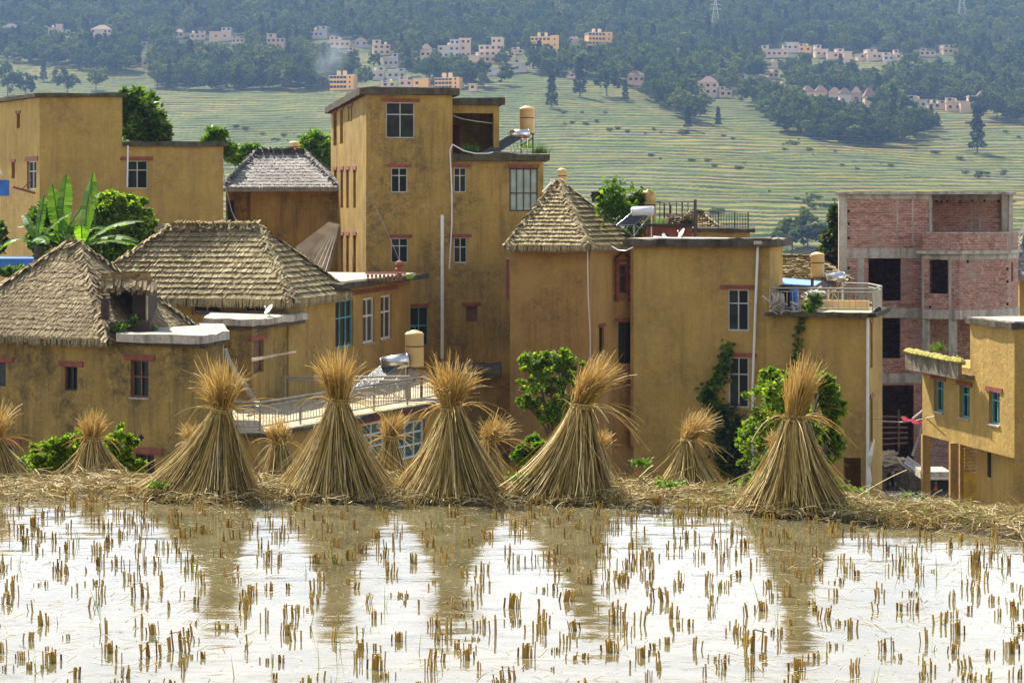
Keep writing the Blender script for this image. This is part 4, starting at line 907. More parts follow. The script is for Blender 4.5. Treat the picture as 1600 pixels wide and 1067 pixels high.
# dark building at left margin beneath
# ---------------- tanks, heaters, roof gardens ----------------
def tank(px0, px1, py0, py1, Y, mat, label, stand=None, band=False):
    x0, x1 = pt(px0, Y).x, pt(px1, Y).x; r = (x1-x0)/2; c = Vector(((x0+x1)/2, Y, zz(py1, Y))); h = zz(py0, Y)-c.z
    R = empty('water_tank', (c.x, c.y, zz(stand, Y) if stand else c.z), label, 'water tank')
    MB().lathe(c, [(r*.97,0),(r,.03*h),(r,.86*h),(r*1.03,.87*h),(r*1.03,.9*h),(r*.85,.95*h),(r*.4,.985*h),(r*.36,1.0*h),(.02,1.005*h)], n=28).build('drum', mat, R, True)
    MB().lathe(c+Vector((0,0,h*.55)), [(r*1.012,0),(r*1.02,.02),(r*1.012,.04)], n=28).build('strap', 'rail_dark', R)
    if stand:
        z0 = zz(stand, Y)
        for sx in (-1, 1):
            for sy in (-1, 1): MB().bar((c.x+sx*r*.8, c.y+sy*r*.8, z0), (c.x+sx*r*.8, c.y+sy*r*.8, c.z), .03).build('leg', 'brown', R)
        m = MB()
        for sx in (-1, 1): m.bar((c.x+sx*r*.8, c.y-r*.8, c.z-.03), (c.x+sx*r*.8, c.y+r*.8, c.z-.03), .03).bar((c.x-r*.8, c.y+sx*r*.8, z0+(c.z-z0)*.45), (c.x+r*.8, c.y+sx*r*.8, z0+(c.z-z0)*.8), .02)
        m.box((c.x-r, c.y-r, c.z-.03), (c.x+r, c.y+r, c.z-.002)); m.build('stand', 'brown', R)
    return R
def heater(a, b, r, panel, Y, mat, label, z0):
    """drum from picture point a to b, tubes down to picture point panel"""
    A = P3(a[0], a[1], Y); B = P3(b[0], b[1], Y+.0); R = empty('solar_water_heater', ((A.x+B.x)/2, Y, z0), label, 'solar heater')
    d = (B-A).normalized(); m = MB(); m.bar(A, B, r, n=24); m.bar(A-d*.05, A, r*.75, n=24, r2=r); m.bar(B, B+d*.05, r, n=24, r2=r*.75); m.build('drum', mat, R, True)
    Pn = P3(panel[0], panel[1], Y+panel[2]); t = MB(); n = 12
    off = Pn-(A+B)/2
    for i in range(n): q = A.lerp(B, (i+.5)/n); t.bar(q, q+off, .027, n=6)
    t.build('tube_row', 'tube', R)
    s = MB()
    for q in (A.lerp(B, .08), A.lerp(B, .92)):
        s.bar(q+off*1.0, q, .022).bar((q.x, q.y+.25, z0), q, .022).bar((q.x, q.y-.1, z0), (q.x, q.y-.05, q.z), .022).bar(q+off, (q.x, q.y+.25, z0), .02)
    e = Vector((0, .25, 0)); A0 = A.lerp(B, .08)+e; B0 = A.lerp(B, .92)+e
    s.bar((A0.x, A0.y, z0), (B0.x, B0.y, B0.z-.1), .015).bar((B0.x, B0.y, z0), (A0.x, A0.y, A0.z-.1), .015).bar(A.lerp(B,.08)+off, A.lerp(B,.92)+off, .025)
    s.build('frame', 'steel', R); return R
tank(812, 835, 166, 209, 93, 'tank', 'cream water tank on thin legs on the roof terrace of the tallest house', 243)
heater((797, 211), (826, 209), .22, (766, 238, -.6), 92.2, 'steel', 'steel solar heater leaning on the roof terrace of the tallest house', zS+.3)
# red characters printed on the drum
m = MB(); c = P3(812, 212, 91.96)
for i in range(3):
    x = c.x-.02+i*.14; m.box((x, 91.955, c.z-.05), (x+.1, 91.97, c.z-.03)); m.box((x+.04, 91.95, c.z-.09), (x+.06, 91.965, c.z+.02)); m.box((x+.01, 91.957, c.z+.0), (x+.09, 91.968, c.z+.015))
tag(m.build('red_characters', 'pink'), 'red characters printed on the steel drum of the rooftop solar heater', 'lettering')
tank(633, 662, 516, 573, 72, 'tank', 'large cream water tank on the railed terrace in front of the long wing', 628)
heater((597, 569), (637, 562), .25, (567, 606, -.8), 71.6, 'steel', 'mirror-bright solar heater beside the big tank on the railed terrace', zz(626, 71.6))
tank(1004, 1025, 296, 352, 82, 'tank_b', 'cream tank streaked with dark stains on the caged roof garden', 366)
heater((988, 331), (1020, 330), .2, (978, 352, -.3), 80.5, 'heater', 'white drummed solar heater on the caged roof garden', zz(370, 80.5))
tank(1267, 1288, 394, 433, 76, 'tank', 'cream water tank on the terrace left of the brick house', 478)
heater((1292, 435), (1318, 433), .2, (1262, 462, -.6), 75.5, 'steel', 'steel solar heater on the terrace left of the brick house', zz(480, 75.5))
tank(871, 886, 263, 292, 88, 'tank', 'cream tank poking up behind the peak of the steep pyramid roof')
tank(452, 468, 221, 242, 109, 'tank', 'small cream tank behind the ridge of the pale grey thatch')
def dish(px, py, Y, r, label, facing):
    c = P3(px, py, Y); R = empty('satellite_dish', (c.x, c.y, c.z-r), label, 'satellite dish'); f = Vector(facing).normalized()
    u = f.orthogonal().normalized(); v = f.cross(u); m = MB(); ring = []
    for k, rr in enumerate((0, .35, .7, 1.)):
        ring.append([c+f*(rr*rr*.22*r)+(u*math.cos(t)+v*math.sin(t))*r*rr for t in [2*math.pi*i/20 for i in range(20)]])
    for k in range(3):
        for i in range(20): j = (i+1) % 20; m.face([ring[k][i], ring[k][j], ring[k+1][j], ring[k+1][i]]); m.face([p-f*.012 for p in (ring[k+1][i], ring[k+1][j], ring[k][j], ring[k][i])])
    m.build('reflector', 'dish', R); MB().bar(c-v*r*.9, c+f*r*.9, .012).bar(c+f*r*.86, c+f*r*1.05, .035, n=8).build('feed_arm', 'pvc', R); MB().bar(c, (c.x, c.y+.05, c.z-r*1.0), .02).build('mast', 'rail', R)
dish(421, 484, 69.5, .20, 'small pale satellite dish on the annex roof under the big straw eave', (-.6, -.35, .5))
dish(1066, 365, 74.2, .2, 'small cream satellite dish on the mossy flat roof', (-.75, -.2, .45))
tag(MB().bar(P3(1021,370,74), P3(1082,375,73.4), .03).bar(P3(1036,366,74.3), P3(1040,372,74.2), .06, n=8).build('roof_pipe', 'white'), 'white pipe lying along the mossy flat roof', 'pipe')
tag(MB().prism([P3(1178,381,71.75), P3(1191,381,71.6), P3(1191,381,72.2), P3(1178,381,72.3)], zT+.02, zT+.265, 0).build('roof_patch', 'white') if False else MB().box((P3(1179,0,71.35).x, 71.4, zz(382,71.4)), (P3(1191,0,71.35).x, 71.5, zz(377,71.4))).build('drain_block', 'slab_light'), 'pale concrete drain block where the sloping downpipe meets the mossy roof edge', 'drain')
tag(MB().prism([pt(1137,72.2),pt(1205,71.6),pt(1208,73),pt(1145,73.4)], zz(377,72.3), zz(373,72.3), 0, .02, .3).build('roof_board', 'dark'), 'dark boards lying at the right end of the mossy flat roof', 'board')
# roof garden
R = empty('planter', (*pt(1045, 80.5)[:2], zz(374, 80.5)), 'long red sheet-sided planter in the caged roof garden', 'planter')
m = MB(); x0 = pt(1010, 80.5).x; x1 = pt(1082, 80.5).x; n = 30
for i in range(n): a = x0+(x1-x0)*i/n; m.box((a, 80.5+(i % 2)*.03, zz(373, 80.5)), (a+(x1-x0)/n-.015, 80.6, zz(354, 80.5)))
m.build('side_panel', 'terracotta', R); MB().box((x0-.05, 80.4, zz(354, 80.5)), (x1+.05, 81.6, zz(350, 80.5))).build('rim', 'dark', R); MB().box((x0, 80.62, zz(373,80.5)), (x1, 81.5, zz(354.5,80.5))).build('soil', 'earth', R)
Rr = random.Random(4); m = MB()
for i in range(70):
    a = P3(Rr.uniform(1046,1072), Rr.uniform(338,350), 81+Rr.uniform(-.3,.3)); m.bar(a, a+Vector((Rr.uniform(-.35,.35), Rr.uniform(-.2,.2), Rr.uniform(-.08,.15))), Rr.uniform(.015,.035))
tag(m.build('firewood_heap', 'brown'), 'heap of broken firewood on top of the red planter', 'firewood')
tag(MB().lathe(P3(1040.5, 350, 80.8), [(.09,0),(.13,.2),(.14,.22)], n=14).build('flower_pot', 'wood'), 'pale pot between grass and firewood on the red planter', 'pot')
R = empty('roof_cage', (*pt(1086, 80)[:2], zz(372, 80)), 'dark rusty cage railing round the roof garden', 'railing')
MB().bar(P3(1086.3,374,80.2), P3(1086.3,312,80.2), .06).build('tall_post', 'rail_dark', R)
m = MB(); m.bar(P3(1026,316,82), P3(1086,315,80.3), .03)
for px in (1031,1046,1057,1075): m.bar(P3(px,316,81.6), P3(px,352,81.6), .018)
for px, t in ((1038,318),(1048,320),(1066,316)): m.bar(P3(px,t,81.9), P3(px,350,81.9), .03)
m.bar(P3(1026,335,81.8), P3(1086,335,80.4), .014); m.build('bars', 'rail_dark', R)
m = MB(); yf = 83.2
for i in range(20): px = 1089+i*4.2; m.bar(P3(px,334,yf), P3(px,361,yf), .011)
for py in (334,339,344,349,354): m.bar(P3(1088,py,yf), P3(1170,py+.4,yf), .009)
R = empty('mesh_fence', P3(1129,361,yf), 'see-through wire mesh fence right of the roof garden cage', 'fence'); m.build('mesh_panel', 'rail_dark', R)
for px in (1089,1122.5,1148,1169): MB().bar(P3(px,332,yf), P3(px,362,yf), .025).build('post', 'rail_dark', R)
m = MB(); Y = 82
m.lathe(P3(933,316,Y), [(.22,0),(.22,.35),(.26,.42),(.2,.46)], n=12).bar(P3(925,302,Y), P3(932,307,Y), .16, n=10, r2=.1).lathe(P3(946.5,316,Y), [(.16,0),(.14,.4),(.17,.55),(.15,.63)], n=12).bar(P3(936,304,Y), P3(944,302,Y), .12, n=8)
tag(m.build('chimney_pots', 'dark'), 'blackened pair of chimney pots rising behind the right slope of the pyramid roof', 'chimney')
m = MB(); m.box((pt(950,83).x, 82.6, zz(332,83)), (pt(1003,83).x, 83, zz(316,83))); tag(m.build('garden_wall', 'terracotta'), 'low dark red wall of the roof garden behind the pyramid roof', 'wall')
# objects on the right terrace
z0 = zF+.17
for px, Y, r, h, mt, lb in ((1229, 73.4, .3, .86, 'cloth', 'black barrel at the left end of the right terrace'), (1241, 72.6, .16, .75, 'blue', 'blue drum between the black barrel and the flowers'), (1216, 72.1, .22, .62, 'slab_light', 'pale sack propped by the corner of the right terrace')):
    tag(MB().lathe((pt(px, Y).x, Y, z0), [(r*.85,0),(r,.06),(r*1.02,h*.3),(r,h*.6),(r*1.03,h*.65),(r*.95,h*.95),(r*.7,h)], n=18).build('barrel' if mt != 'slab_light' else 'sack', mt), lb, 'barrel' if mt != 'slab_light' else 'sack')
m = MB()
for i in range(26): a = Vector((pt(1216,71.2).x+Rr.uniform(-.3,.5), 71.2+Rr.uniform(-.1,.4), z0+Rr.uniform(.0,.4))); m.bar(a, a+Vector((Rr.uniform(-.3,.3),Rr.uniform(-.1,.1),Rr.uniform(-.2,.3))), Rr.uniform(.02,.05))
tag(m.build('rubble_heap', 'slab_light'), 'heap of white rubble behind the left end of the right terrace railing', 'rubble')
m = MB()
for i in range(5): a = P3(1362+i*2.7, 493-i*2.6, 70.6+i*.4); m.lathe(a+Vector((0,0,-.06)), [(.08,0),(.1,.06),(.07,.12),(.03,.14)], n=9)
tag(m.build('shoe_row', 'cloth'), 'small dark shoes set along the right edge of the right terrace', 'shoes')
tag(MB().bar(P3(1292,460,74), P3(1322,444,75), .03).bar(P3(1256,470,74), P3(1283,448,74.6), .05).build('timber_prop', 'wood'), 'timber prop leaning under the tank on the right terrace', 'timber')
# pots by the tower terrace
tag(MB().lathe(P3(735, 240, 90.6), [(.2,0),(.34,.1),(.36,.12)], n=16).build('grass_basin', 'dark'), 'shallow dark basin of green grass on the roof terrace of the tallest house', 'basin')
# lane objects
def rock_wall(name, a, b, th, z0, h, label):
    R = Rr; m = MB(); A = Vector(a); B = Vector(b); L = (B-A).length; d = (B-A)/L; n = Vector((d.y,-d.x,0)); z = 0
    while z < h:
        u = -R.uniform(0, .2); hh = R.uniform(.14, .22)
        while u < L:
            w_ = R.uniform(.2, .45); t = R.uniform(-.04, .05)
            m.obox(A+d*max(0,u), A+d*min(L,u+w_-.02), n, -th, t, z0+z, z0+min(h, z+hh-.015)); u += w_
        z += hh
    return tag(m.build(name, 'stone'), label, 'wall')
rock_wall('stone_wall', pt(1358, 88.5), pt(1440, 86.5), .6, -11.2, zz(737, 87)+11.2, 'rough stone wall beside the lane under the plank heap')
R = empty('plank_heap', P3(1390, 737, 89), 'jumbled heap of pale sawn planks on the stone wall by the brick house', 'planks')
Zb = zz(738, 88)
for i in range(46):
    c = Vector((pt(Rr.gauss(1387, 13), 89.2).x, 89+Rr.uniform(-.8,.6), 0)); k = 1-min(1, abs(c.x-pt(1387,89).x)/1.1)
    c.z = Zb+.05+Rr.uniform(0, .75)*k; L = Rr.uniform(.35, 1.0); a = Rr.uniform(-1.0, .4); e = Vector((math.cos(a), Rr.uniform(-.3,.3), math.sin(a)*.8)).normalized()*L/2
    u = e.cross(Vector((0,1,0))).normalized()*.02; v = Vector((0,.09,.03)); p = [c-e-u-v, c+e-u-v, c+e-u+v, c-e-u+v, c-e+u-v, c+e+u-v, c+e+u+v, c-e+u+v]
    MB().hexa(p).build('plank', 'wood' if Rr.random() < .75 else 'slab_light', R)
tag(MB().prism([P3(1370,0,88),P3(1377,0,88),P3(1377,0,88.6),P3(1370,0,88.6)], zz(737,88), zz(727,88)).build('dark_blue_sheet', 'cloth'), 'dark blue bundle tucked in the left side of the plank heap', 'bundle')
m = MB(); a, b, c, e = P3(1412,724,88), P3(1438,742,87.5), P3(1441,728,89.5), P3(1418,712,90)
t = Vector((0,0,.06)); m.hexa([a-t,b-t,c-t,e-t,a,b,c,e]); m.bar(P3(1404,722,87.6), P3(1434,744,87.2), .04).bar(P3(1425,712,88), P3(1441,664,88), .05)
tag(m.build('concrete_panel', 'conc'), 'grey panel and props slumped against the pillar of the right hand house', 'panel')
tag(MB().tube([P3(1366,654,72), P3(1385,658,70), P3(1408,659,68.5), P3(1430,657,67.5), P3(1460,650,65)], .012).build('washing_line', 'pvc'), 'thin line strung between the terrace wing and the pillared house', 'line')
m = MB(); a, b = P3(1409,653,68.4), P3(1446,663,66.6)
for i in range(8):
    p, q = a.lerp(b, i/8), a.lerp(b, (i+1)/8); w0 = .05+.03*math.sin(i*1.9); w1 = .05+.03*math.sin((i+1)*1.9); m.hexa([p+Vector((0,-.02,-w0)), q+Vector((0,-.02,-w1)), q+Vector((0,.02,-w1)), p+Vector((0,.02,-w0)), p+Vector((0,-.02,w0)), q+Vector((0,-.02,w1)), q+Vector((0,.02,w1)), p+Vector((0,.02,w0))])
tag(m.build('red_cloth', 'pink'), 'twisted red cloth on the line by the pillared house', 'cloth')
tag(MB().bar(P3(1426,654,67.6), P3(1442,641,67), .035).build('line_pole', 'white'), 'short white pole above the red cloth', 'pole')
# white cart seen between the pillars
R = empty('flatbed_cart', P3(1462, 768, 80), 'white flatbed cart with orange tubs beneath it between the pillars', 'cart')
x0, x1 = pt(1442, 80).x, pt(1486, 80).x; zb_ = zz(768, 80)
MB().box((x0, 80, zz(750, 80)), (x1, 81.6, zz(737, 80))).build('bed', 'slab_light', R); MB().box((x0-.03, 79.94, zz(748, 80)), (x1+.03, 79.998, zz(745.5, 80))).build('rim', 'van', R)
for x in (x0+.25, x1-.25): MB().bar((x,80.1,zb_+.25), (x,80.25,zb_+.25), .25, n=18).build('wheel', 'cloth', R)
MB().box((x0+.1, 80.4, zz(750.2, 80)-.12), (x1-.1, 81.4, zz(750.2, 80))).build('chassis', 'dark', R)
M['orange'] = m_plain('orange_plastic', (.55, .17, .03), .6, var=.3)
for px in (1462, 1472): tag(MB().lathe(P3(px, 765, 80.35), [(.11,0),(.13,.03),(.15,.2),(.16,.21)], n=14).build('tub', 'orange'), 'orange tub standing in the shade under the white cart, %s one' % ('left' if px < 1465 else 'right'), 'tub')
tag(MB().box((pt(1440, 79).x, 79, zz(765, 79)), (pt(1443.5, 79).x, 79.05, zz(740, 79))).build('white_board', 'white'), 'narrow white board leaning by the left pillar of the right hand house', 'board')
# tangled white sheeting at the foot of the wing corner
m = MB(); a = Vector(P3(1365,690,69.8))
for k in range(3): m.tube([P3(1366-k*2,686+k*6,69.6), P3(1362-k*2,712,69.5), P3(1358-k,730,69.6), P3(1361-k*3,750,69.5), P3(1357,772,69.5)], .03, n=5)
tag(m.build('hanging_sheeting', 'pvc'), 'white plastic strands hanging at the lower right corner of the terrace wing', 'plastic')
# ---- the bent figure in black on the lane ----
def skin_body(name, joints, edges, radii, mat, parent):
    me = bpy.data.meshes.new(name); me.from_pydata(joints, edges, []); o = bpy.data.objects.new(name, me); ROOT.objects.link(o); o.parent = parent; BASE[o.name] = BASE[parent.name]
    md = o.modifiers.new('skin', 'SKIN')
    for i, r in enumerate(radii): me.skin_vertices[0].data[i].radius = (r, r); me.skin_vertices[0].data[i].use_root = (i == 0)
    s = o.modifiers.new('sub', 'SUBSURF'); s.levels = 2; s.render_levels = 2; me.materials.append(M[mat]); return o
g = P3(1392, 766, 87); R = empty('person', g, 'person in black clothes bending forward on the lane below the plank heap', 'person')
J = [(0,.12,.66),(0,.0,.82),(0,-.2,.98),(0,-.36,1.02),(-.02,-.47,1.03),(-.17,-.25,.93),(-.22,-.36,.68),(-.16,-.52,.48),(.17,-.25,.93),(.22,-.38,.68),(.15,-.54,.50),(-.10,.13,.60),(-.13,-.02,.34),(-.13,.08,.06),(-.13,-.08,.03),(.10,.13,.60),(.13,.10,.33),(.14,.24,.06),(.14,.10,.03)]
ED = [(0,1),(1,2),(2,3),(3,4),(2,5),(5,6),(6,7),(2,8),(8,9),(9,10),(0,11),(11,12),(12,13),(13,14),(0,15),(15,16),(16,17),(17,18)]
RD = [.13,.13,.14,.055,.05,.075,.05,.032,.075,.05,.032,.10,.07,.05,.04,.10,.07,.05,.04]
sc_ = .80; J = [(x*sc_, y*sc_, z*sc_) for x, y, z in J]; RD = [r*sc_ for r in RD]
skin_body('clothed_body', J, ED, RD, 'cloth', R)
hd = MB(); hc = Vector((-.02, -.56, 1.02))*sc_
hd.lathe(hc+Vector((0,0,-.10)), [(.03,0),(.06,.03),(.078,.08),(.082,.13),(.07,.18),(.04,.215),(.01,.225)], n=14); h_ = bpy.data.objects  # head
ho = hd.build('head', 'skin', None, True); ho.parent = R; BASE[ho.name] = BASE[R.name]
hh = MB().lathe(hc+Vector((0,.012,0)), [(.086,.0),(.088,.05),(.075,.10),(.045,.135),(.01,.145)], n=14).build('hair', 'cloth', None, True); hh.parent = R
nb = MB().bar(hc+Vector((0,-.08,0)), hc+Vector((0,-.098,-.02)), .012).build('nose', 'skin', None); nb.parent = R
sc2 = MB().lathe(hc+Vector((0,.02,-.13)), [(.06,0),(.075,.03),(.06,.06)], n=12).build('scarf', 'pink', None, True); sc2.parent = R
for sx in (-1, 1):
    m = MB(); w0 = Vector(((-.16 if sx < 0 else .15), -.53, .49))*sc_
    for k, L in enumerate((.06,.07,.066,.055)): q = w0+Vector(((k-1.5)*.016, -.02, -.05)); m.bar(w0+Vector(((k-1.5)*.012,0,0)), q, .012, n=6).bar(q, q+Vector((0,.006,-L*.55)), .008, n=6, r2=.006)
    m.bar(w0, w0+Vector((-sx*.035,-.01,-.05)), .010, n=6, r2=.007)
    o_ = m.build('hand', 'skin', None); o_.parent = R

def wire(label, pts, r=.012, mat='cloth'): tag(MB().tube([P3(*p) for p in pts], r, n=4).build('cable', mat), label, 'cable')
wire('sagging cable strung across the opening of the rooftop room on the tallest house', [(707,181,91.6),(722,186,91.8),(745,190,91.9),(776,194,92)], .02, 'pvc')
wire('loop of cable under the eave where the pyramid roof meets the mossy roof', [(956,385,79.2),(966,391,79),(978,392,78.6),(990,386,78.2)], .02, 'pvc')
wire('thin dark cable running from the tallest house to the long wing roof', [(575,300,89.5),(600,352,86),(622,402,82),(628,432,79.8)], .012)
wire('thin dark cable from the two part house to the big straw roof', [(345,232,87),(352,290,84),(362,330,80),(372,352,74.3)], .012)
wire('thin dark cable hanging over the annex roof', [(452,470,71.6),(430,505,70),(398,520,67.6)], .012)
# ---------------- plants near the houses ----------------
def leaf_quads(C, s, rng, up=.35, asp=.55):
    n = len(C); a = rng.normal(size=(n, 3)); a[:, 2] = a[:, 2]*.6-.15; a /= np.linalg.norm(a, axis=1, keepdims=True)
    nn = rng.normal(size=(n, 3))+np.array([0, 0, up*2]); b = np.cross(a, nn); b /= np.linalg.norm(b, axis=1, keepdims=True)+1e-9
    L = (s*rng.uniform(.6, 1.3, n))[:, None]; W = L*asp*.5
    return np.stack([C, C+a*L*.45+b*W, C+a*L, C+a*L*.45-b*W], 1)
def blob_pts(n, c, r, rng, shell=.6):
    v = rng.normal(size=(n, 3)); v /= np.linalg.norm(v, axis=1, keepdims=True); q = rng.uniform(shell, 1., n)[:, None]
    return np.array(c)+v*q*np.array(r)
def clumped(c, r, nb, nl, rng, cs=.35, shell=.55, outl=.28):
    """leaf positions: nb sub-clumps over an ellipsoid, nl leaves in each"""
    cc = blob_pts(nb, c, r, rng, shell); k_ = rng.uniform(0, 1, nb) < outl; cc[k_] = np.array(c)+(cc[k_]-np.array(c))*rng.uniform(1.05, 1.3, (k_.sum(), 1))
    out = []
    for i_, k in enumerate(cc):
        rr = np.array(r)*cs*(rng.uniform(.35, .7) if k_[i_] else rng.uniform(.5, 1.3)); out.append(blob_pts(nl, k, rr, rng, .3))
    return np.concatenate(out), cc
def plant(name, label, cat, blobs, nl, ls, mat, base=None, trunk=0., rng=None, group=None, nb=26, cs=.32, stemm='bark', crown='foliage', asp=.55, shell=.5, outl=.28):
    rng = rng or np.random.default_rng(abs(hash(label)) % 1000 if False else len(label)*7)
    if base is None: b0 = blobs[0][0]; base = (b0[0], b0[1], b0[2]-blobs[0][1][2])
    R = empty(name, base, label, cat, group); Q = []; tm = MB(); B = Vector(base)
    for c, r in blobs:
        P_, cc = clumped(c, r, nb, nl, rng, cs, shell, outl); Q.append(leaf_quads(P_, ls, rng, asp=asp))
        if trunk:
            C0 = Vector(c); k = B.lerp(C0, .55)+Vector((rng.normal()*.1, rng.normal()*.1, 0))
            tm.bar(B, k, trunk, n=6, r2=trunk*.75); tm.bar(k, C0, trunk*.75, n=6, r2=trunk*.45)
            for j in cc[::3]: tm.bar(k.lerp(C0, rng.uniform(0, 1)), Vector(j), trunk*.35, n=4, r2=trunk*.12)
    if trunk: tm.build('trunk', stemm, R)
    quads(crown, np.concatenate(Q), mat, R); return R
def E3(px, py, Y, rx, rz, ry=None):   # ellipsoid in picture units
    k = Y/F; return (tuple(P3(px, py, Y)), (rx*k, (ry or (rx+rz)/2)*k, rz*k))
G = np.random.default_rng
plant('tree', 'dark glossy leaved tree behind the two part house at the left', 'tree', [E3(222,190,104,34,46), E3(205,165,104,22,25), E3(240,205,104,24,22)], 120, .34, 'leaf', tuple(P3(215,300,104)), .2, G(1), nb=34)
plant('tree', 'small bright treetop above the lower flat roof of the two part house', 'tree', [E3(338,212,106,14,12), E3(350,232,106,22,14), E3(330,222,106,10,8)], 60, .3, 'leaf_bright', tuple(P3(340,300,106)), .12, G(2))
plant('bush', 'light green bush in front of the terraces left of the grey thatch', 'bush', [E3(372,245,115,20,13), E3(395,238,115,16,12)], 60, .3, 'leaf_bright', None, 0, G(3), nb=18)
plant('tree', 'feathery pale green tree between the grey thatch and the tallest house', 'tree', [E3(500,232,118,20,22), E3(486,222,118,14,14), E3(508,250,118,20,20)], 90, .30, 'leaf_bright', tuple(P3(500,330,118)), .15, G(4), nb=30)
plant('creeper_dome', 'domed mass of creeper leaves right of the banana plants', 'creeper', [E3(190,352,80,52,52), E3(190,400,80,58,52), E3(150,395,80,30,40)], 230, .17, 'leaf_mid', None, 0, G(5), nb=150, cs=.17, shell=.72, asp=.8, outl=.0)
mb = MB(); c = P3(190, 400, 80.3); mb.lathe((c.x, c.y, c.z-1.2), [(1.2,0),(1.28,1.2),(1.1,2.0),(.7,2.35),(.1,2.45)], n=20); tag(mb.build('infill', 'earth'), 'dark stump added inside the domed creeper', 'infill')  # solid dome added as filler behind the creeper leaves
plant('shrub', 'light leaved garden tree growing before the central pyramid roofed house', 'tree', [E3(862,600,62,50,30,40), E3(840,570,62,28,22), E3(878,562,62,34,18), E3(868,640,62,36,30), E3(823,628,62,18,10)], 62, .13, 'leaf_mid', tuple(P3(866,720,62)), .05, G(6), nb=36, cs=.22, shell=.25, outl=.42)
plant('shrub', 'fresh green low shrub at the foot of the garden tree', 'shrub', [E3(842,695,45,24,16), E3(820,712,45,18,12), E3(868,705,45,14,12)], 90, .12, 'leaf_bright', None, 0, G(7), nb=26)
plant('bush', 'broad green bush behind the straw sheaf on the right', 'bush', [E3(1205,640,46,40,55), E3(1190,690,46,42,48), E3(1210,600,47,26,26), E3(1300,640,47,20,34), E3(1285,600,47,26,22), E3(1250,660,47,44,50), E3(1300,690,47,22,34)], 78, .10, 'leaf_mid', tuple(P3(1230,745,46)), .04, G(8), nb=44, cs=.2, shell=.3, outl=.4)
plant('bush', 'leafy bush behind the small leftmost upright straw sheaf', 'bush', [E3(90,705,27,40,22), E3(60,728,27,32,18), E3(120,690,27,22,20), E3(185,700,27,26,30), E3(200,730,27,26,16), E3(75,735,27,40,16)], 110, .055, 'leaf_mid', tuple(P3(120,765,27)), .012, G(9), nb=30, cs=.3)
def creeper(label, path, Y, w, n, ls, mat, rng, dy=-.06, wallY=None):
    P_ = []; m = MB(); pts = [P3(x, y, (wallY(x) if wallY else Y)+dy) for x, y in path]; m.tube(pts, .012, n=4)
    for i in range(n):
        t = rng.uniform(0, len(pts)-1.001); a = int(t); q = pts[a].lerp(pts[a+1], t-a); P_.append((q.x+rng.normal()*w, q.y-abs(rng.normal())*.05, q.z+rng.normal()*w))
    R = empty('creeper', pts[-1], label, 'creeper'); m.build('stem', 'bark', R); quads('foliage', leaf_quads(np.array(P_), ls, rng, 0, .9), mat, R)
wy = lambda px: along(PLe, de, px).y
PLe = pt(1203, 72); de = unit((-1, .3))
creeper('dark creeper climbing the wall left of the lower window on the flat roofed house', [(1136,545),(1132,575),(1118,598),(1100,620),(1128,640),(1118,660),(1135,690),(1130,730)], 72, .13, 620, .2, 'leaf', G(10), -.1, wy)
creeper('thick dark creeper low on the wall beside the broad green bush', [(1140,650),(1150,690),(1145,735),(1130,700)], 72, .3, 700, .2, 'leaf_dark', G(11), -.15, wy)
creeper('thin creeper trailing down from the flowers on the right terrace', [(1270,462),(1262,482),(1252,500),(1248,520),(1246,545),(1240,575),(1240,600)], 69, .07, 260, .16, 'leaf', G(12), -.12, lambda px: along(PLe, de, px).y)
creeper('bright climbing leaves over the garden wall behind the pyramid roof', [(962,290),(963,318),(945,322),(975,330),(990,345),(1000,372)], 81.5, .26, 700, .22, 'leaf_bright', G(13))
creeper('leafy vine tangle spilling left of the stained tank', [(950,320),(970,322),(1000,318),(1002,306)], 82, .2, 600, .2, 'leaf', G(23))
plant('shrub', 'bright leafy pot plant under white flowers on the right terrace railing', 'plant', [E3(1275,468,70,9,8), E3(1268,480,70,7,7)], 40, .15, 'leaf_bright', None, 0, G(14), nb=12)
R = empty('flower_cluster', P3(1275, 459, 70), 'cluster of white flowers above the right terrace railing', 'flowers'); Q = blob_pts(260, P3(1272,458,70), (.27,.1,.07), G(15), .2); Q2 = blob_pts(160, P3(1284,459,70), (.15,.1,.07), G(16), .2)
quads('petal_mass', leaf_quads(np.concatenate([Q, Q2]), .09, G(17), 1., .9), 'flower', R)
def grass_tuft(label, px, py, Y, n, h, spread, mat, seed, name='grass_clump', cat='grass', kind=None):
    r = G(seed); b = np.array(P3(px, py, Y)); t = r.normal(0, 1, (n, 3))*[spread, spread*.5, 0]
    d = r.normal(0, .45, (n, 3))+[0, 0, 1.2]; d /= np.linalg.norm(d, axis=1, keepdims=True); L = h*r.uniform(.5, 1.2, (n, 1, 1)); s = np.linspace(0, 1, 5)[None, :, None]
    pth = b+t[:, None]+d[:, None]*L*s+np.array([0, 0, -1.])*L*.3*s**2*r.uniform(0, 1.4, (n, 1, 1))
    o = strips(name, pth, np.linspace(1, .1, 5)[None, :]*np.full((n, 1), .03 if h > .3 else .02), mat, None, rng=r); return tag(o, label, cat, None, kind)
grass_tuft('tuft of bright green grass growing in the dark basin on the roof terrace', 735, 237, 90.6, 130, .42, .18, 'leaf_bright', 31)
grass_tuft('grassy weeds at the right corner of the roof terrace of the tallest house', 843, 240, 92.2, 130, .5, .2, 'leaf_bright', 32)
grass_tuft('weeds under the rooftop tank of the tallest house', 822, 232, 93.4, 80, .5, .25, 'leaf_bright', 35)
grass_tuft('green grass on the red planter left of the pale pot', 1033, 351, 80.9, 120, .35, .18, 'leaf_bright', 33)
grass_tuft('dark spiky weeds standing right of the firewood heap', 1078, 350, 80.9, 90, .7, .12, 'thatch_core' if False else 'leaf_dark', 34)
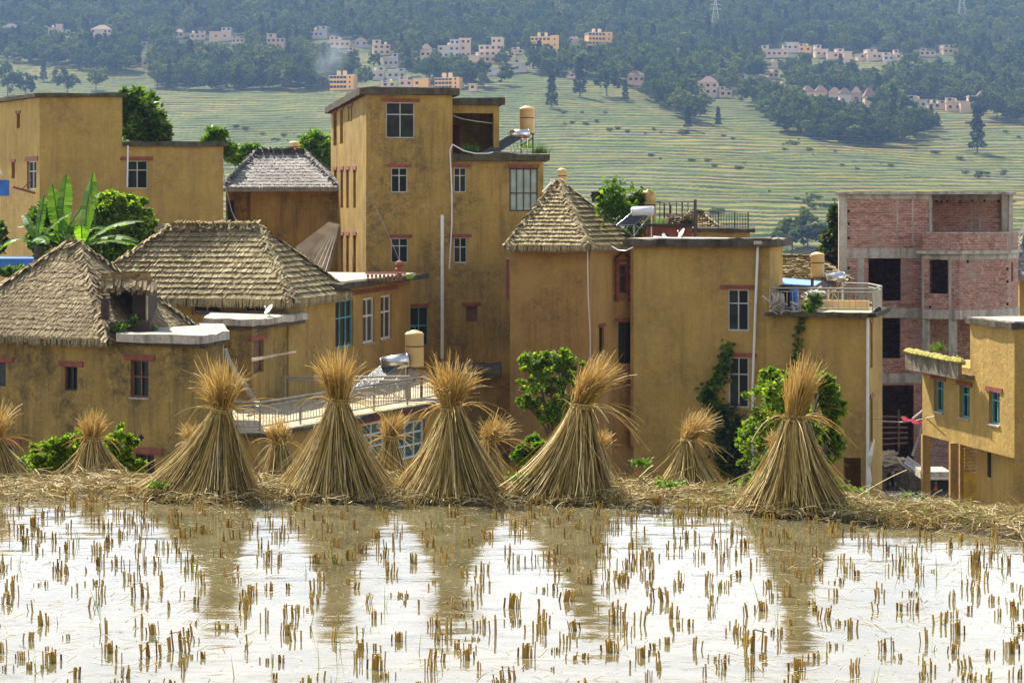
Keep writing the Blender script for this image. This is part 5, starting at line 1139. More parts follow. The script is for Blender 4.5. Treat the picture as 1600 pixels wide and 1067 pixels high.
grass_tuft('small weed on the wing roof beside the pot finial', 641, 436, 79, 50, .3, .06, 'leaf_bright', 36)
R = empty('potted_fern', P3(1490, 577, 64.5), 'fluffy green fern in a white pot on the mossy planter', 'potted plant')
MB().lathe(P3(1490, 580, 64.5), [(.09,0),(.13,.14),(.14,.16)], n=14).build('pot', 'white', R); quads('foliage', leaf_quads(blob_pts(900, P3(1492,566,64.5), (.3,.25,.2), G(18), .2), .11, G(19)), 'leaf_bright', R)
grass_tuft('wispy weed behind the mossy planter', 1468, 547, 65, 60, .4, .12, 'leaf', 37)
plant('fern', 'dark weeds on the concrete edge of the nearest straw roof', 'weed', [E3(188,510,61,10,10), E3(208,505,61.4,8,10), E3(231,512,61.6,9,9)], 26, .12, 'leaf', None, 0, G(20), nb=10)
# banana plants
def banana(label, base, leaves, rng, name='banana_plant'):
    R = empty(name, base, label, 'banana plant', 'banana plants left of the creeper dome'); B = Vector(base)
    top = B+Vector((0, 0, 1.15)); MB().bar(B, top, .15, n=9, r2=.09).build('trunk', 'bark', R)
    for (az, el, L, W_, droop) in leaves:
        n = 16; L *= .78; h = Vector((math.cos(az), math.sin(az), 0)); p = top.copy(); ang = el; mid = [p.copy()]
        for i in range(n): ang -= droop/n; p = p+(h*math.cos(ang)+Vector((0,0,1))*math.sin(ang))*(L/n); mid.append(p.copy())
        s = Vector((-h.y, h.x, 0)); V = []
        for side in (-1, 1):
            i = 1
            while i < n:
                st = 1 if rng.random() < .6 else 2; j = min(n, i+st)
                def wd(k): t = k/n; return W_*math.sin(math.pi*min(1, max(0, (t-.1)/.92)))**.6 if t > .1 else .02
                fold = rng.uniform(.15, .5); gap = .03 if rng.random() < .5 else 0
                a, b_ = mid[i], mid[j]; t_ = (b_-a).normalized(); up = s.cross(t_)*-1
                o1 = (s*side*math.cos(fold)+up*-math.sin(fold)); V.append([a, b_, b_+o1*wd(j)-t_*gap, a+o1*wd(i)+t_*gap]); i = j
        lf = quads('leaf', np.array([[tuple(q) for q in v] for v in V]), 'banana', R)
        MB().tube(mid, .022, n=4).build('midrib', 'leaf_bright', lf)
R_ = random.Random(12)
banana('banana plant with tall upright leaves in front of the two part house', P3(95,432,78), [(1.4,1.5,3.6,.34,.25),(2.2,1.35,3.2,.33,.2),(.6,1.3,3.4,.36,.7),(3.0,1.1,2.6,.3,1.3),(.0,.95,3.0,.33,1.2),(4.2,.9,2.4,.3,1.5)], R_)
banana('banana plant whose leaves arch right over the nearest straw roof', P3(128,436,77), [(1.2,1.42,3.8,.34,.2),(.1,1.0,3.4,.34,1.1),(-.25,.75,3.2,.36,1.2),(.3,.55,3.0,.3,1.0),(4.9,1.1,2.6,.3,1.2),(2.6,1.0,2.6,.3,1.4)], R_)
banana('smaller banana plant at the left with a drooping leaf', P3(58,432,77.5), [(3.1,.9,2.2,.26,1.9),(1.3,1.45,2.6,.2,.3),(5.2,.8,2.0,.24,1.4),(0.2,1.2,2.4,.24,.8),(2.2,1.2,2.4,.24,.9)], R_)
plant('bush', 'tangled dark undergrowth beneath the banana plants', 'bush', [E3(95,375,80,45,35), E3(60,350,80,18,35)], 110, .22, 'leaf', None, 0, G(21), nb=36)
plant('bush', 'white flowering weeds beside the blue sheet wall', 'bush', [E3(20,425,73,22,9), E3(3,370,80,8,22)], 70, .14, 'leaf', None, 0, G(22), nb=20)
# ---------------- straw sheaves ----------------
def sheaf(px, tie, foot, Y, rx, label, head=1.0, lean=(0, 0), n=900, nh=520, fxo=0., seed=0, scale=1., group='tied rice straw sheaves on the bank', asym=1., flare=1., tr=None):
    """px: tie column; tie/foot: picture rows; rx: foot radius in m"""
    r = G(seed); zf = zz(foot, Y); zt = zz(tie, Y); X = pt(px, Y).x; H = zt-zf; w_ = .0068
    R = empty('straw_sheaf', (X+fxo, Y, zf), label, 'straw sheaf', group); tr = tr or .095*scale
    def skirt(n, k, jr=1.):
        bd = r.uniform(0, 2*np.pi, 40); bi = r.integers(0, 40, n); a = bd[bi]+r.normal(0, .08, n); a = np.where(r.uniform(0, 1, n) < .35, r.uniform(0, 2*np.pi, n), a); bf = r.uniform(.80, 1.16, 40)[bi][:, None]; bz = r.uniform(-.05, .04, 40)[bi][:, None]; ca, sa = np.cos(a), np.sin(a); u = np.linspace(0, 1, 8)[None, :]
        rt = tr*k*r.uniform(.55, 1., n)[:, None]; rf = rx*1.14*k*bf*r.uniform(.82, 1.1, n)[:, None]*jr; Lx = np.where(ca > 0, asym, 2-asym)[:, None]
        ease = (.70*u+.30*u**2.6); aj = a[:, None]+r.normal(0, .20, n)[:, None]*u
        rad = rt+(rf*1-rt)*ease
        x = X+fxo*u+np.cos(aj)*rad*(1+(Lx-1)*u); y = Y+np.sin(aj)*rad*.75
        z = zt-(H+bz+r.uniform(-.06, .04, n)[:, None])*u+r.normal(0, .018, n)[:, None]*np.sin(u*3)
        z += np.where(True, .10*H*np.clip(-np.sin(aj),-1,1)*0*u, 0); side = np.stack([ca, sa, np.full(n, .35)], -1)+r.normal(0, .35, (n, 3))
        return np.stack([x, y, z], -1), side[:, None, :]
    n = int(n*1.12); P1_, s1 = skirt(int(n*.62), 1.); P2_, s2 = skirt(int(n*.38), .93)
    W = w_*r.uniform(.6, 1.3, (n*2, 1))*np.linspace(.8, 1.05, 8)[None, :]
    P_ = np.concatenate([P1_, P2_]); S_ = np.concatenate([s1, s2]); strips('stalk_skirt', P_, W[:len(P_)], 'straw', R, S_)
    # loose bent stalks
    k = 90; P3_, s3 = skirt(k, 1.06, 1.1); k = len(P3_); P3_ += r.normal(0, .11, (k, 1, 3))*np.linspace(0, 1, 8)[None, :, None]+np.cumsum(r.normal(0, .006, P3_.shape), axis=1); P3_[:, :, 1] -= .02; strips('loose_stalk', P3_, np.full((k, 8), w_*.8), 'straw', R, s3)
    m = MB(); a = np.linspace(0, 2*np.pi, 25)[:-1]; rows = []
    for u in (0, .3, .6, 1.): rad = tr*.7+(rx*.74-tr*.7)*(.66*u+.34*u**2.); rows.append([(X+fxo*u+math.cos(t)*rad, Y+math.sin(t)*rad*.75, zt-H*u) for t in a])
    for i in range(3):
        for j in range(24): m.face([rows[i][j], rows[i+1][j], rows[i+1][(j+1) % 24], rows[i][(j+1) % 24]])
    m.build('gap_shade_core', 'straw_in', R)  # core cone coloured dark as the shade behind the skirt
    # flaring head
    hh = .46*head*scale; N = nh; hc = r.uniform(0, 2*np.pi, 30); ci = r.integers(0, 30, N); a = hc[ci]+r.normal(0, .16, N); hl = r.uniform(.78, 1.12, 30)[ci][:, None]; q = np.sqrt(r.uniform(0, 1, N)); u = np.linspace(0, 1, 7)[None, :]
    L = hl*hh*r.uniform(.5, 1.2, N)[:, None]; fl = (.02+.29*q**1.2*flare)[:, None]
    out = tr*.75*q[:, None]+L*fl*(u**1.15)+L*.30*flare*(q**3)[:, None]*u**3*r.uniform(0, 1.3, N)[:, None]
    x = X+np.cos(a)[:, None]*out+lean[0]*L*u**1.3; y = Y+np.sin(a)[:, None]*out+lean[1]*L*u
    z = zt-.03+L*(u-.16*q[:, None]**2*u**2*flare)-L*.25*(q**6)[:, None]*u**3*flare
    jn = np.cumsum(r.normal(0, .0085, (N, 7, 3)), axis=1); side = r.normal(size=(N, 1, 3))
    strips('golden_head', np.stack([x, y, z], -1)+jn, .0085*np.linspace(1.1, .45, 7)[None, :]*r.uniform(.6, 1.3, (N, 1)), 'straw_head', R, side)
    # drooping strays
    k = int(26*head); a = r.uniform(0, 2*np.pi, k); L = hh*r.uniform(.6, 1.15, k)[:, None]; rise = r.uniform(-.1, .7, k)[:, None]
    x = X+np.cos(a)[:, None]*(tr+L*u*.95)+lean[0]*L*u; y = Y+np.sin(a)[:, None]*(tr+L*u*.8); z = zt+L*(rise*u-.75*u**2*r.uniform(.5, 1.2, (k, 1)))
    strips('stray_stalk', np.stack([x, y, z], -1), .008*np.linspace(1, .5, 7)[None, :]*np.ones((k, 1)), 'straw_head', R, r.normal(size=(k, 1, 3)))
    k = 60; a = np.linspace(0, 2*np.pi, 13)[None, :]+r.uniform(0, 6, k)[:, None]; rr = tr*r.uniform(.96, 1.08, k)[:, None]; zz_ = zt+r.uniform(-.028, .03, k)[:, None]*scale+.008*np.sin(a*2)
    strips('straw_tie', np.stack([X+np.cos(a)*rr, Y+np.sin(a)*rr, zz_], -1), np.full((k, 13), .007), 'straw', R, np.stack([np.cos(a), np.sin(a), a*0], -1))
    return R
sheaf(346, 640, 770, 19.1, .455, 'large straw sheaf in front of the terrace railing corner, its skirt sweeping left', 1.0, (.03, 0), 1500, 700, -.08, 1, asym=.76, flare=1.12)
sheaf(529, 627, 770, 19.1, .47, 'tall straw sheaf standing before the long wing windows', 1.05, (-.03, 0), 1500, 640, .02, 2, flare=.8)
sheaf(705, 636, 773, 19.0, .47, 'wide straw sheaf below the white drain pipe', 1.0, (.02, 0), 1500, 740, .03, 3, flare=1.2, asym=.95)
sheaf(908, 634, 772, 18.9, .42, 'straw sheaf with its head blown to the right beside the garden tree', .98, (.42, 0), 1400, 640, -.12, 4, asym=.8, flare=.9)
sheaf(1241, 652, 790, 18.1, .39, 'big straw sheaf with a narrow upright head before the broad green bush', 1.05, (.16, 0), 1400, 640, 0, 5, flare=.55)
sheaf(145, 685, 772, 21.0, .36, 'small straw sheaf standing in the gap of the bank at the left', .88, (.0, 0), 800, 480, .08, 6, .75, asym=.9, tr=.075)
sheaf(-8, 686, 772, 20.6, .40, 'straw sheaf cut off by the left edge of the photo', 1.05, (.12, 0), 700, 420, 0, 7, .8)
sheaf(302, 690, 790, 22.6, .34, 'little golden sheaf half hidden left of the railing corner sheaf', .62, (-.05, 0), 600, 380, 0, 8, .75)
sheaf(437, 692, 790, 22.6, .36, 'short golden sheaf between the two left-hand large sheaves', .82, (.0, 0), 600, 460, 0, 9, .8)
sheaf(610, 684, 800, 22.5, .30, 'short sheaf with pale bent stalks in front of the teal windows', .84, (.1, 0), 600, 460, 0, 10, .75)
sheaf(764, 690, 800, 22.4, .36, 'short sheaf drooping right behind the widest sheaf', .8, (.35, 0), 600, 460, 0, 11, .8, flare=1.3)
sheaf(934, 700, 800, 22.0, .30, 'low sheaf mostly hidden behind the windblown sheaf', .62, (.1, 0), 500, 380, 0, 12, .75)
sheaf(1075, 688, 778, 21.3, .34, 'small sheaf with its head combed right in front of the plain ochre wall', .86, (.45, 0), 800, 480, .05, 13, .8, flare=1.2)
sheaf(1216, 695, 800, 21.6, .3, 'small sheaf peeping out left of the narrow-headed sheaf', .5, (-.15, 0), 400, 320, 0, 14, .7)
# ---------------- straw and grass on the bank ----------------
r = G(40); n = 15000; x = r.uniform(-6.6, 6.6, n); v = np.clip(r.beta(1.6, 1.7, n)*.95, .04, .95); y, z = bank_surface(x, v)
a = r.uniform(0, 2*np.pi, n); el = r.uniform(-.25, .65, n)*(r.uniform(0, 1, n)**.8); L = r.uniform(.08, .34, n); u = np.linspace(0, 1, 5)
dx, dy, dz = np.cos(a)*np.cos(el), np.sin(a)*np.cos(el)*.7, np.sin(el)
p = np.stack([x[:, None]+(dx*L)[:, None]*u, y[:, None]+(dy*L)[:, None]*u, z[:, None]+.015+(dz*L)[:, None]*u+(.05*L)[:, None]*np.sin(u*3.1)-(L*r.uniform(0, .5, n))[:, None]*u**2*.6+r.uniform(0, .04, n)[:, None]], -1)
p += np.cumsum(r.normal(0, .006, p.shape), axis=1)
tag(strips('straw_litter', p, .0065*r.uniform(.6, 1.4, (n, 1))*np.ones((1, 5)), 'litter', rng=r), 'dry straw strewn over the earth bank', 'straw', None, 'stuff')
n = 4200; x = r.uniform(-6.6, 6.6, n); keep = fbm(x*1.1, x*0+2, 44, 3) > -.03; x = x[keep]; n = len(x); v = r.uniform(.15, .75, n); y, z = bank_surface(x, v)
h = r.uniform(.03, .12, n)*np.where(r.uniform(0, 1, n) < .06, 2.2, 1); d = r.normal(0, .45, (n, 3)); d[:, 2] = 1.; p = np.stack([x, y, z], -1)[:, None]+d[:, None]*(h[:, None, None])*np.linspace(0, 1, 4)[None, :, None]
tag(strips('green_grass', p, .009*np.linspace(1, .15, 4)[None, :]*np.ones((n, 1)), 'grass', rng=r), 'green grass blades sprouting on the earth bank', 'grass', None, 'stuff')
p = []
for sx_, sy_, sr in ((-2.69,19.,.5),(-1.62,19.1,.47),(-.57,19.,.47),(.6,18.9,.42),(2.49,18.1,.4)):
    for i in range(260):
        a_ = r.uniform(3.3, 6.1); q_ = sr*r.uniform(.85, 1.35); c_ = np.array([sx_+math.cos(a_)*q_, sy_+math.sin(a_)*q_*.8, 0]); c_[2] = max(.02, float(np.interp(abs(math.sin(a_))*q_, [.2, .6], [.10, .02])))+r.uniform(0, .05)
        t_ = r.uniform(0, 6.28); d_ = np.array([math.cos(t_), math.sin(t_)*.6, r.uniform(-.15, .55)])*r.uniform(.06, .22); u_ = np.linspace(0, 1, 5)[:, None]; p.append(c_+d_*u_+np.array([0, 0, -.06])*u_**2+np.cumsum(r.normal(0, .004, (5, 3)), axis=0))
p = np.array(p); tag(strips('straw_scatter', p, .0065*r.uniform(.6, 1.3, (len(p), 1))*np.ones((1, 5)), 'litter', rng=r), 'loose straw fallen around the feet of the large sheaves', 'straw', None, 'stuff')
# leafy weeds on the bank
mc = []
for px, py, s_ in ((1230,745,.1),(1290,752,.1),(1180,750,.08),(1000,722,.06),(330,765,.05),(250,757,.06),(1330,765,.08),(1420,775,.06),(820,745,.08),(1045,755,.08)):
    c = P3(px, py, 18.8); mc.append(blob_pts(150, c, (s_*2.2, s_, s_*.7), r, .1))
tag(quads('bank_weeds', leaf_quads(np.concatenate(mc), .04, r), 'leaf_bright'), 'small leafy weeds among the straw of the bank', 'weeds', None, 'stuff')
# tall dry stems
p = []; n = 90; x = np.concatenate([r.uniform(2.9, 6.0, 45), r.uniform(.9, 1.9, 30), r.uniform(-5, -3, 15)]); y, z = bank_surface(x, np.full(n, .55))
for i in range(n):
    d = np.array([r.normal()*.8, r.normal()*.3, r.uniform(.3, 1)]); L = r.uniform(.12, .42); p.append(np.array([x[i], y[i], z[i]])+d*L*np.linspace(0, 1, 6)[:, None]+np.array([0, 0, -.2])*L*np.linspace(0, 1, 6)[:, None]**2)
tag(strips('dry_stem', np.array(p), np.full((n, 6), .008), 'litter', rng=r), 'bleached dry stems sticking up from the bank', 'stems', None, 'stuff')
# ---------------- rice stubble ----------------
rs = random.Random(21)
def tuft_mesh(seed, k, h, spread):
    q = random.Random(seed); m = MB()
    for i in range(k):
        x = q.gauss(0, spread); y = q.gauss(0, spread*.45); hh = h*q.uniform(.55, 1.1); t = q.gauss(0, .10); r_ = q.uniform(.0036, .0068)
        a = Vector((x, y, -.1)); b_ = Vector((x+t*hh, y+q.gauss(0, .05)*hh, hh)); m.bar(a, b_, r_, n=5, r2=r_*.95)
        if q.random() < .03: m.bar(b_, b_+Vector((q.uniform(-.08,.08), q.uniform(-.03,.03), -q.uniform(.0,.05))), r_*.7, n=4)
    return m
protos = []
for i in range(16):
    k = rs.choice((2, 3, 4, 5, 6, 8, 10)); o = tuft_mesh(i, k, rs.choice((.035,.05,.065,.08,.10)), .012+.0022*k).build('stubble_tuft', 'stub'); protos.append(o)
pos = []; Yv = 11.0
while Yv < 19.6:
    hw = Yv*.262+.15; x = -hw+rs.uniform(0, .2)
    while x < hw:
        by = float(bank_y(x))
        xx, yy = x+rs.gauss(0, .055), Yv+rs.gauss(0, .05)
        if yy < by-.02 and rs.random() < .76: pos.append((yy, xx))
        x += rs.uniform(.2, .42)
    Yv += .25
for i in range(75):   # thick stubs lining the bank
    x = rs.uniform(-5.2, 5.2); pos.append((float(bank_y(x))-.0+rs.uniform(-.28, .10), x))
pos.sort(); used = set(); rest = MB(); LAB = 'cut rice stubble tuft standing in the flooded field'
for j, (yy, xx) in enumerate(pos):
    near = yy > float(bank_y(xx))-.35
    i = rs.choice((7,) if False else range(16)); src = protos[i]
    if j < 300:
        if i not in used: o = src; used.add(i)
        else: o = src.copy(); ROOT.objects.link(o)
        o.location = (xx, yy, .04 if near else 0); o.rotation_euler = (rs.gauss(0, .05), rs.gauss(0, .07), rs.choice((0, math.pi))+rs.gauss(0, .25)); s_ = rs.uniform(.75, 1.2); o.scale = (s_, s_, s_*rs.uniform(.75, 1.15)); tag(o, LAB, 'stubble tuft', 'rice stubble tufts in the water')
    else:
        z0_ = .0
        if near: z0_ = .03
        for q in range(rs.choice((3, 4, 6, 9, 14 if near else 6))):
            a = xx+rs.gauss(0, .03); b_ = yy+rs.gauss(0, .018); h_ = rs.uniform(.035, .09); rest.bar((a, b_, z0_-.12), (a+rs.gauss(0, .01), b_, z0_+h_), rs.uniform(.0035, .0065), n=5)
for i, o in enumerate(protos):
    if i not in used: bpy.data.objects.remove(o)
tag(rest.build('far_stubble', 'stub'), 'rows of cut rice stubble near the bank', 'stubble', None, 'stuff')
# floating bits
n = 4800; yy = 11+8.2*r.uniform(0, 1, n)**.75; x = r.uniform(-1, 1, n)*yy*.27; by = bank_y(x); yy = np.minimum(yy, by-.02); a = r.uniform(0, 2*np.pi, n); L = r.uniform(.02, .30, n)*r.uniform(.2, 1, n); pk = fbm(x*.9, yy*.9, 55, 3); L = np.where(pk > -.02, L, L*.25)
u = np.linspace(-.5, .5, 5); p = np.stack([x[:, None]+(np.cos(a)*L)[:, None]*u, yy[:, None]+(np.sin(a)*L)[:, None]*u+(L*r.normal(0, .4, n))[:, None]*u**2, np.full((n, 5), .004)], -1)
n2 = 1800; x2 = r.uniform(-5.3, 5.3, n2); y2 = bank_y(x2)-np.abs(r.normal(0, .30, n2)); a2 = r.uniform(0, 2*np.pi, n2); L2 = r.uniform(.03, .16, n2)
p2 = np.stack([x2[:, None]+(np.cos(a2)*L2)[:, None]*u, y2[:, None]+(np.sin(a2)*L2)[:, None]*u, np.full((n2, 5), .006)], -1)
tag(strips('floating_straw', np.concatenate([p, p2]), np.full((n+n2, 5), .0045), 'litter', side=np.array([[[0, 0, 1.]]])), 'bits of straw floating on the flooded field', 'floating straw', None, 'stuff')
p = []
for i in range(70):
    yy_ = r.uniform(11.2, 17.5); x_ = r.uniform(-1, 1)*yy_*.25
    for k in range(int(r.integers(1, 5))):
        d = np.array([r.normal()*.18, r.normal()*.1, 1]); h_ = r.uniform(.05, .2); p.append(np.array([x_+r.normal()*.01, yy_, -.02])+d*h_*np.linspace(0, 1, 5)[:, None])
tag(strips('green_shoots', np.array(p), .007*np.linspace(1, .2, 5)[None, :]*np.ones((len(p), 1)), 'grass', rng=r), 'thin green rice shoots rising among the stubble', 'shoots', None, 'stuff')
# ---------------- far hillside: houses, trees, pylons, haze ----------------
rf = random.Random(99); HB_ = []
VS = 'houses of the far hillside village'
winm = MB().box((-.5, -.06, 0), (.5, .0, 1.)).build('window_source', 'glass'); win_me = winm.data; bpy.data.objects.remove(winm)
def far_house(px, base, w, h, kind, label, col='plaster_far', group=VS, rot=None):
    X, Y, Z = ground_at(px, base); k = Y/F; W = w*k; H = h*k; D = max(6, W*.7); rot = rf.uniform(-.25, .25) if rot is None else rot
    HB_.append((px, base, w, h)); R = empty('hillside_house', (X, Y, Z-1), label, 'house', group); R.rotation_euler.z = rot
    def part(mb, name, mat, par=R):
        o = mb.build(name, mat, None); o.parent = par; return o
    fl = max(1, int(H/3.4)); win = []
    def grid(x0, x1, z0, z1, y):
        nf = max(1, int((z1-z0)/3.2)); nc = max(1, int((x1-x0)/3.0)); 
        for i in range(nc):
            for j in range(nf):
                if rf.random() < .12: continue
                win.append((x0+(x1-x0)*(i+.5)/nc, y, z0+(z1-z0)*(j+.38)/nf, min(1.7, (x1-x0)/nc*.5), 1.5))
    z0 = -3.
    if kind == 'hip':
        m = MB().box((-W/2, -D/2, z0), (W/2, D/2, H*.72)); part(m, 'wall', col); r = MB(); o = .6
        a = [(-W/2-o, -D/2-o, H*.72), (W/2+o, -D/2-o, H*.72), (W/2+o, D/2+o, H*.72), (-W/2-o, D/2+o, H*.72)]; p = [(-W*.12, 0, H+1), (W*.12, 0, H+1)]
        r.face([a[0], a[1], p[1], p[0]]).face([a[1], a[2], p[1]]).face([a[2], a[3], p[0], p[1]]).face([a[3], a[0], p[0]]).face(a[::-1]); part(r, 'roof', 'thatch_core' if col == 'plaster_far_b' else 'brown'); grid(-W/2, W/2, 1, H*.72, -D/2)
    elif kind == 'tower':
        m = MB().box((-W/2, -D/2, z0), (W/2, D/2, H)); part(m, 'wall', col); part(MB().box((-W/2-.5, -D/2-.5, H), (W/2+.5, D/2+.5, H+.4)), 'roof_slab', 'tile_far'); grid(-W/2, W/2, 1, H, -D/2)
    elif kind == 'hotel':
        m = MB().box((-W/2, -D/2, z0), (W*.2, D/2, H*.82)).box((W*.2, -D/2-.6, z0), (W/2, D/2, H*.9)); part(m, 'wall', col)
        part(MB().box((-W/2-.4, -D/2-.5, H*.82), (W*.199, D/2+.4, H*.82+.45)), 'roof_slab', 'tile_far')
        for x in (-W*.2, W*.05): part(MB().box((x-1, -1, H*.82+.45), (x+1, 1.2, H*.82+3.4)), 'roof_turret', 'tank')
        for j in range(3):
            for i in range(5): win.append((-W/2+W*.7*(i+.5)/5, -D/2, H*.82*(j+.3)/3+.6, 1.7, 1.4))
        for j in range(3): win.append((W*.35, -D/2-.6, H*.82*(j+.3)/3+.6, .9, 1.2))
    else:
        s = rf.choice((-1, 1)); a, b_ = (-W/2, W*.15) if s < 0 else (-W*.15, W/2)
        m = MB().box((-W/2, -D/2, z0), (W/2, D/2, H*.7)); x0, x1 = (-W/2, -W/2+W*.45) if s < 0 else (W/2-W*.45, W/2); m.box((x0, -D/2-.02, H*.7), (x1, D/2, H)); part(m, 'wall', col)
        part(MB().box((-W/2-.4, -D/2-.5, H*.7-.02), (W/2+.4, D/2+.4, H*.7+.3)).box((x0-.3, -D/2-.4, H), (x1+.3, D/2+.3, H+.35)), 'roof_slab', 'tile_far')
        grid(-W/2, W/2, .5, H*.7, -D/2); grid(x0, x1, H*.72, H, -D/2-.02)
        if rf.random() < .7: q = rf.uniform(-W*.3, W*.3); part(MB().lathe((q, 0, H*.7+.3), [(.9,0),(.95,.8),(.9,1.7),(.1,2.)], n=10), 'water_tank', 'tank')
    for x, y, z, a, b_ in win[:24]:
        o = bpy.data.objects.new('window', win_me); ROOT.objects.link(o); o.parent = R; o.location = (x, y, z); o.scale = (a, 1, b_)
    return R
A_, B__, C__ = 'plaster_far', 'plaster_far_b', 'plaster_far_c'
for a in [
 (18,52,24,14,'hip','grey hipped house roof at the far upper left corner',B__),(87,56,22,19,'block','pale blocky house above the left woods',A_),(110,60,28,13,'block','long low pale house beside the blocky one above the left woods',B__),
 (160,62,32,22,'hip','pinkish hipped house high above the left woods',A_),(228,74,9,9,'tower','tiny tan hut above the narrow tan tower in the left woods',A_),(229,106,11,24,'tower','narrow tan tower at the foot of the left woods',A_),
 (281,60,14,14,'hip','small steep roofed house left of the pale house with a wide front',A_),(309,62,24,14,'block','small pale house with a white roof between two others in the left woods',A_),(346,63,34,20,'block','wide fronted pale house above the round trees on the left',A_),(374,68,20,12,'block','low annex right of the wide fronted pale house',A_),
 (432,76,28,23,'block','pinkish house with a corner turret at the left of the far village',A_),(500,60,28,19,'block','highest pale house on the left of the far village with white roof tanks',B__),(533,75,32,18,'block','white roofed house below the highest pale house',A_),(545,92,20,18,'block','shaded house under the white roofed one',B__),
 (564,74,20,15,'hip','white gabled little house in the far village',B__),(596,86,27,24,'block','square three storey house left of centre in the far village',A_),(613,105,24,22,'block','pale house just below the square three storey one',B__),(666,93,17,24,'hip','slim house with a pointed roof in the middle of the far village',A_),(656,104,10,10,'tower','small pink house under the slim pointed one',A_),
 (703,92,34,30,'block','large pale house with a flat front, left half of a pair',B__),(727,92,16,33,'tower','tall plain block, right half of the pair with a flat front',A_),(768,98,36,40,'block','tallest many windowed house of the far village',A_),(744,98,26,17,'block','low house against the left of the tallest far house',A_),(795,92,20,14,'tower','low pale house right of the tallest far house',A_),
 (537,140,38,27,'hotel','long glass fronted orange building at the lower left of the far village',C__),(568,112,18,9,'block','low roof in the smoke at the left of the far village',B__),(590,124,22,20,'block','pale house fading into the smoke',B__),(619,123,28,17,'block','broad white house in the middle of the smoky lower row',B__),(607,137,22,12,'block','small pink house in front of the broad white one',A_),
 (636,136,22,17,'block','tan house right of the small pink one',A_),(659,138,24,17,'tower','orange fronted low house above the tallest near house',C__),(702,140,40,23,'hotel','wide orange and glass building behind the tallest near house',C__),(739,143,12,13,'tower','little pink house right of the wide orange one',A_),(770,116,22,15,'block','shaded house among trees below the tallest far house',B__),
 (851,85,44,33,'hotel','long orange hotel on the hill with two roof turrets',C__),(897,66,15,9,'hip','tiny hipped house between the two orange hotels',A_),(935,72,38,25,'hotel','right hand orange hotel on the hill',C__),(808,84,16,10,'block','low house under the left orange hotel',A_),(812,113,20,20,'block','house at the edge of the terraces left of centre',B__),(892,122,13,9,'hip','lone hut at the top of the green terraces',A_),
 (993,132,26,21,'hip','lone hipped house beside the green terraces',A_),(1090,140,16,14,'block','small house at the left of the middle hamlet',A_),(1107,150,30,30,'hip','largest house of the middle hamlet with a white hipped top',A_),(1132,152,20,17,'block','right hand house of the middle hamlet',A_),(1175,138,26,13,'block','long low house right of the middle hamlet',A_),(1160,125,14,10,'hip','brown roofed hut above the middle hamlet',B__),
 (1202,90,24,19,'block','leftmost house of the upper right row',A_),(1222,90,18,20,'block','second house of the upper right row with arched windows',A_),(1238,82,18,16,'tower','white house standing highest in the upper right row',B__),(1258,82,20,14,'block','yellow house right of the white one in the upper right row',C__),(1282,90,20,20,'block','house with a roof turret in the upper right row',A_),(1304,92,26,16,'block','wide tan house in the upper right row',A_),(1323,96,14,16,'tower','plain tan block ending the first part of the upper right row',A_),
 (1345,94,14,10,'tower','tiny tan house in the gap of the upper right row',A_),(1367,94,30,17,'block','wide house opening the second part of the upper right row',A_),(1388,96,16,14,'block','middle house in the second part of the upper right row',B__),(1403,94,14,16,'block','last house in the second part of the upper right row',A_),
 (1449,88,24,12,'block','left house of the highest right hand pair',A_),(1482,85,24,15,'block','right house of the highest right hand pair',A_),
 (1210,106,22,14,'block','house in the steep cluster just under the upper right row',A_),(1206,122,16,13,'block','lowest tan house of the steep cluster',A_),(1222,140,26,12,'block','grey roofed house below the steep cluster',B__),
 (1262,162,17,28,'hip','first mushroom roofed house of the lower right row',A_),(1282,162,18,28,'hip','second mushroom roofed house of the lower right row',A_),(1304,163,19,26,'hip','third mushroom roofed house of the lower right row',A_),(1320,166,18,28,'hip','fourth mushroom roofed house of the lower right row, with dark balconies',B__),(1338,163,15,27,'hip','fifth mushroom roofed house of the lower right row',A_),(1358,178,17,41,'hip','tall narrow mushroom roofed tower of the lower right row',A_),
 (1433,170,30,22,'block','house with a grid of dark windows right of the mushroom roofed row',B__),(1463,170,28,13,'block','low house with white tanks at the far right hamlet',A_),(1490,174,24,22,'block','tan house in the middle of the far right hamlet',A_),(1511,176,24,27,'block','largest house of the far right hamlet',A_),(1534,166,15,24,'hip','tall end house of the far right hamlet',A_)]:
    far_house(*a)
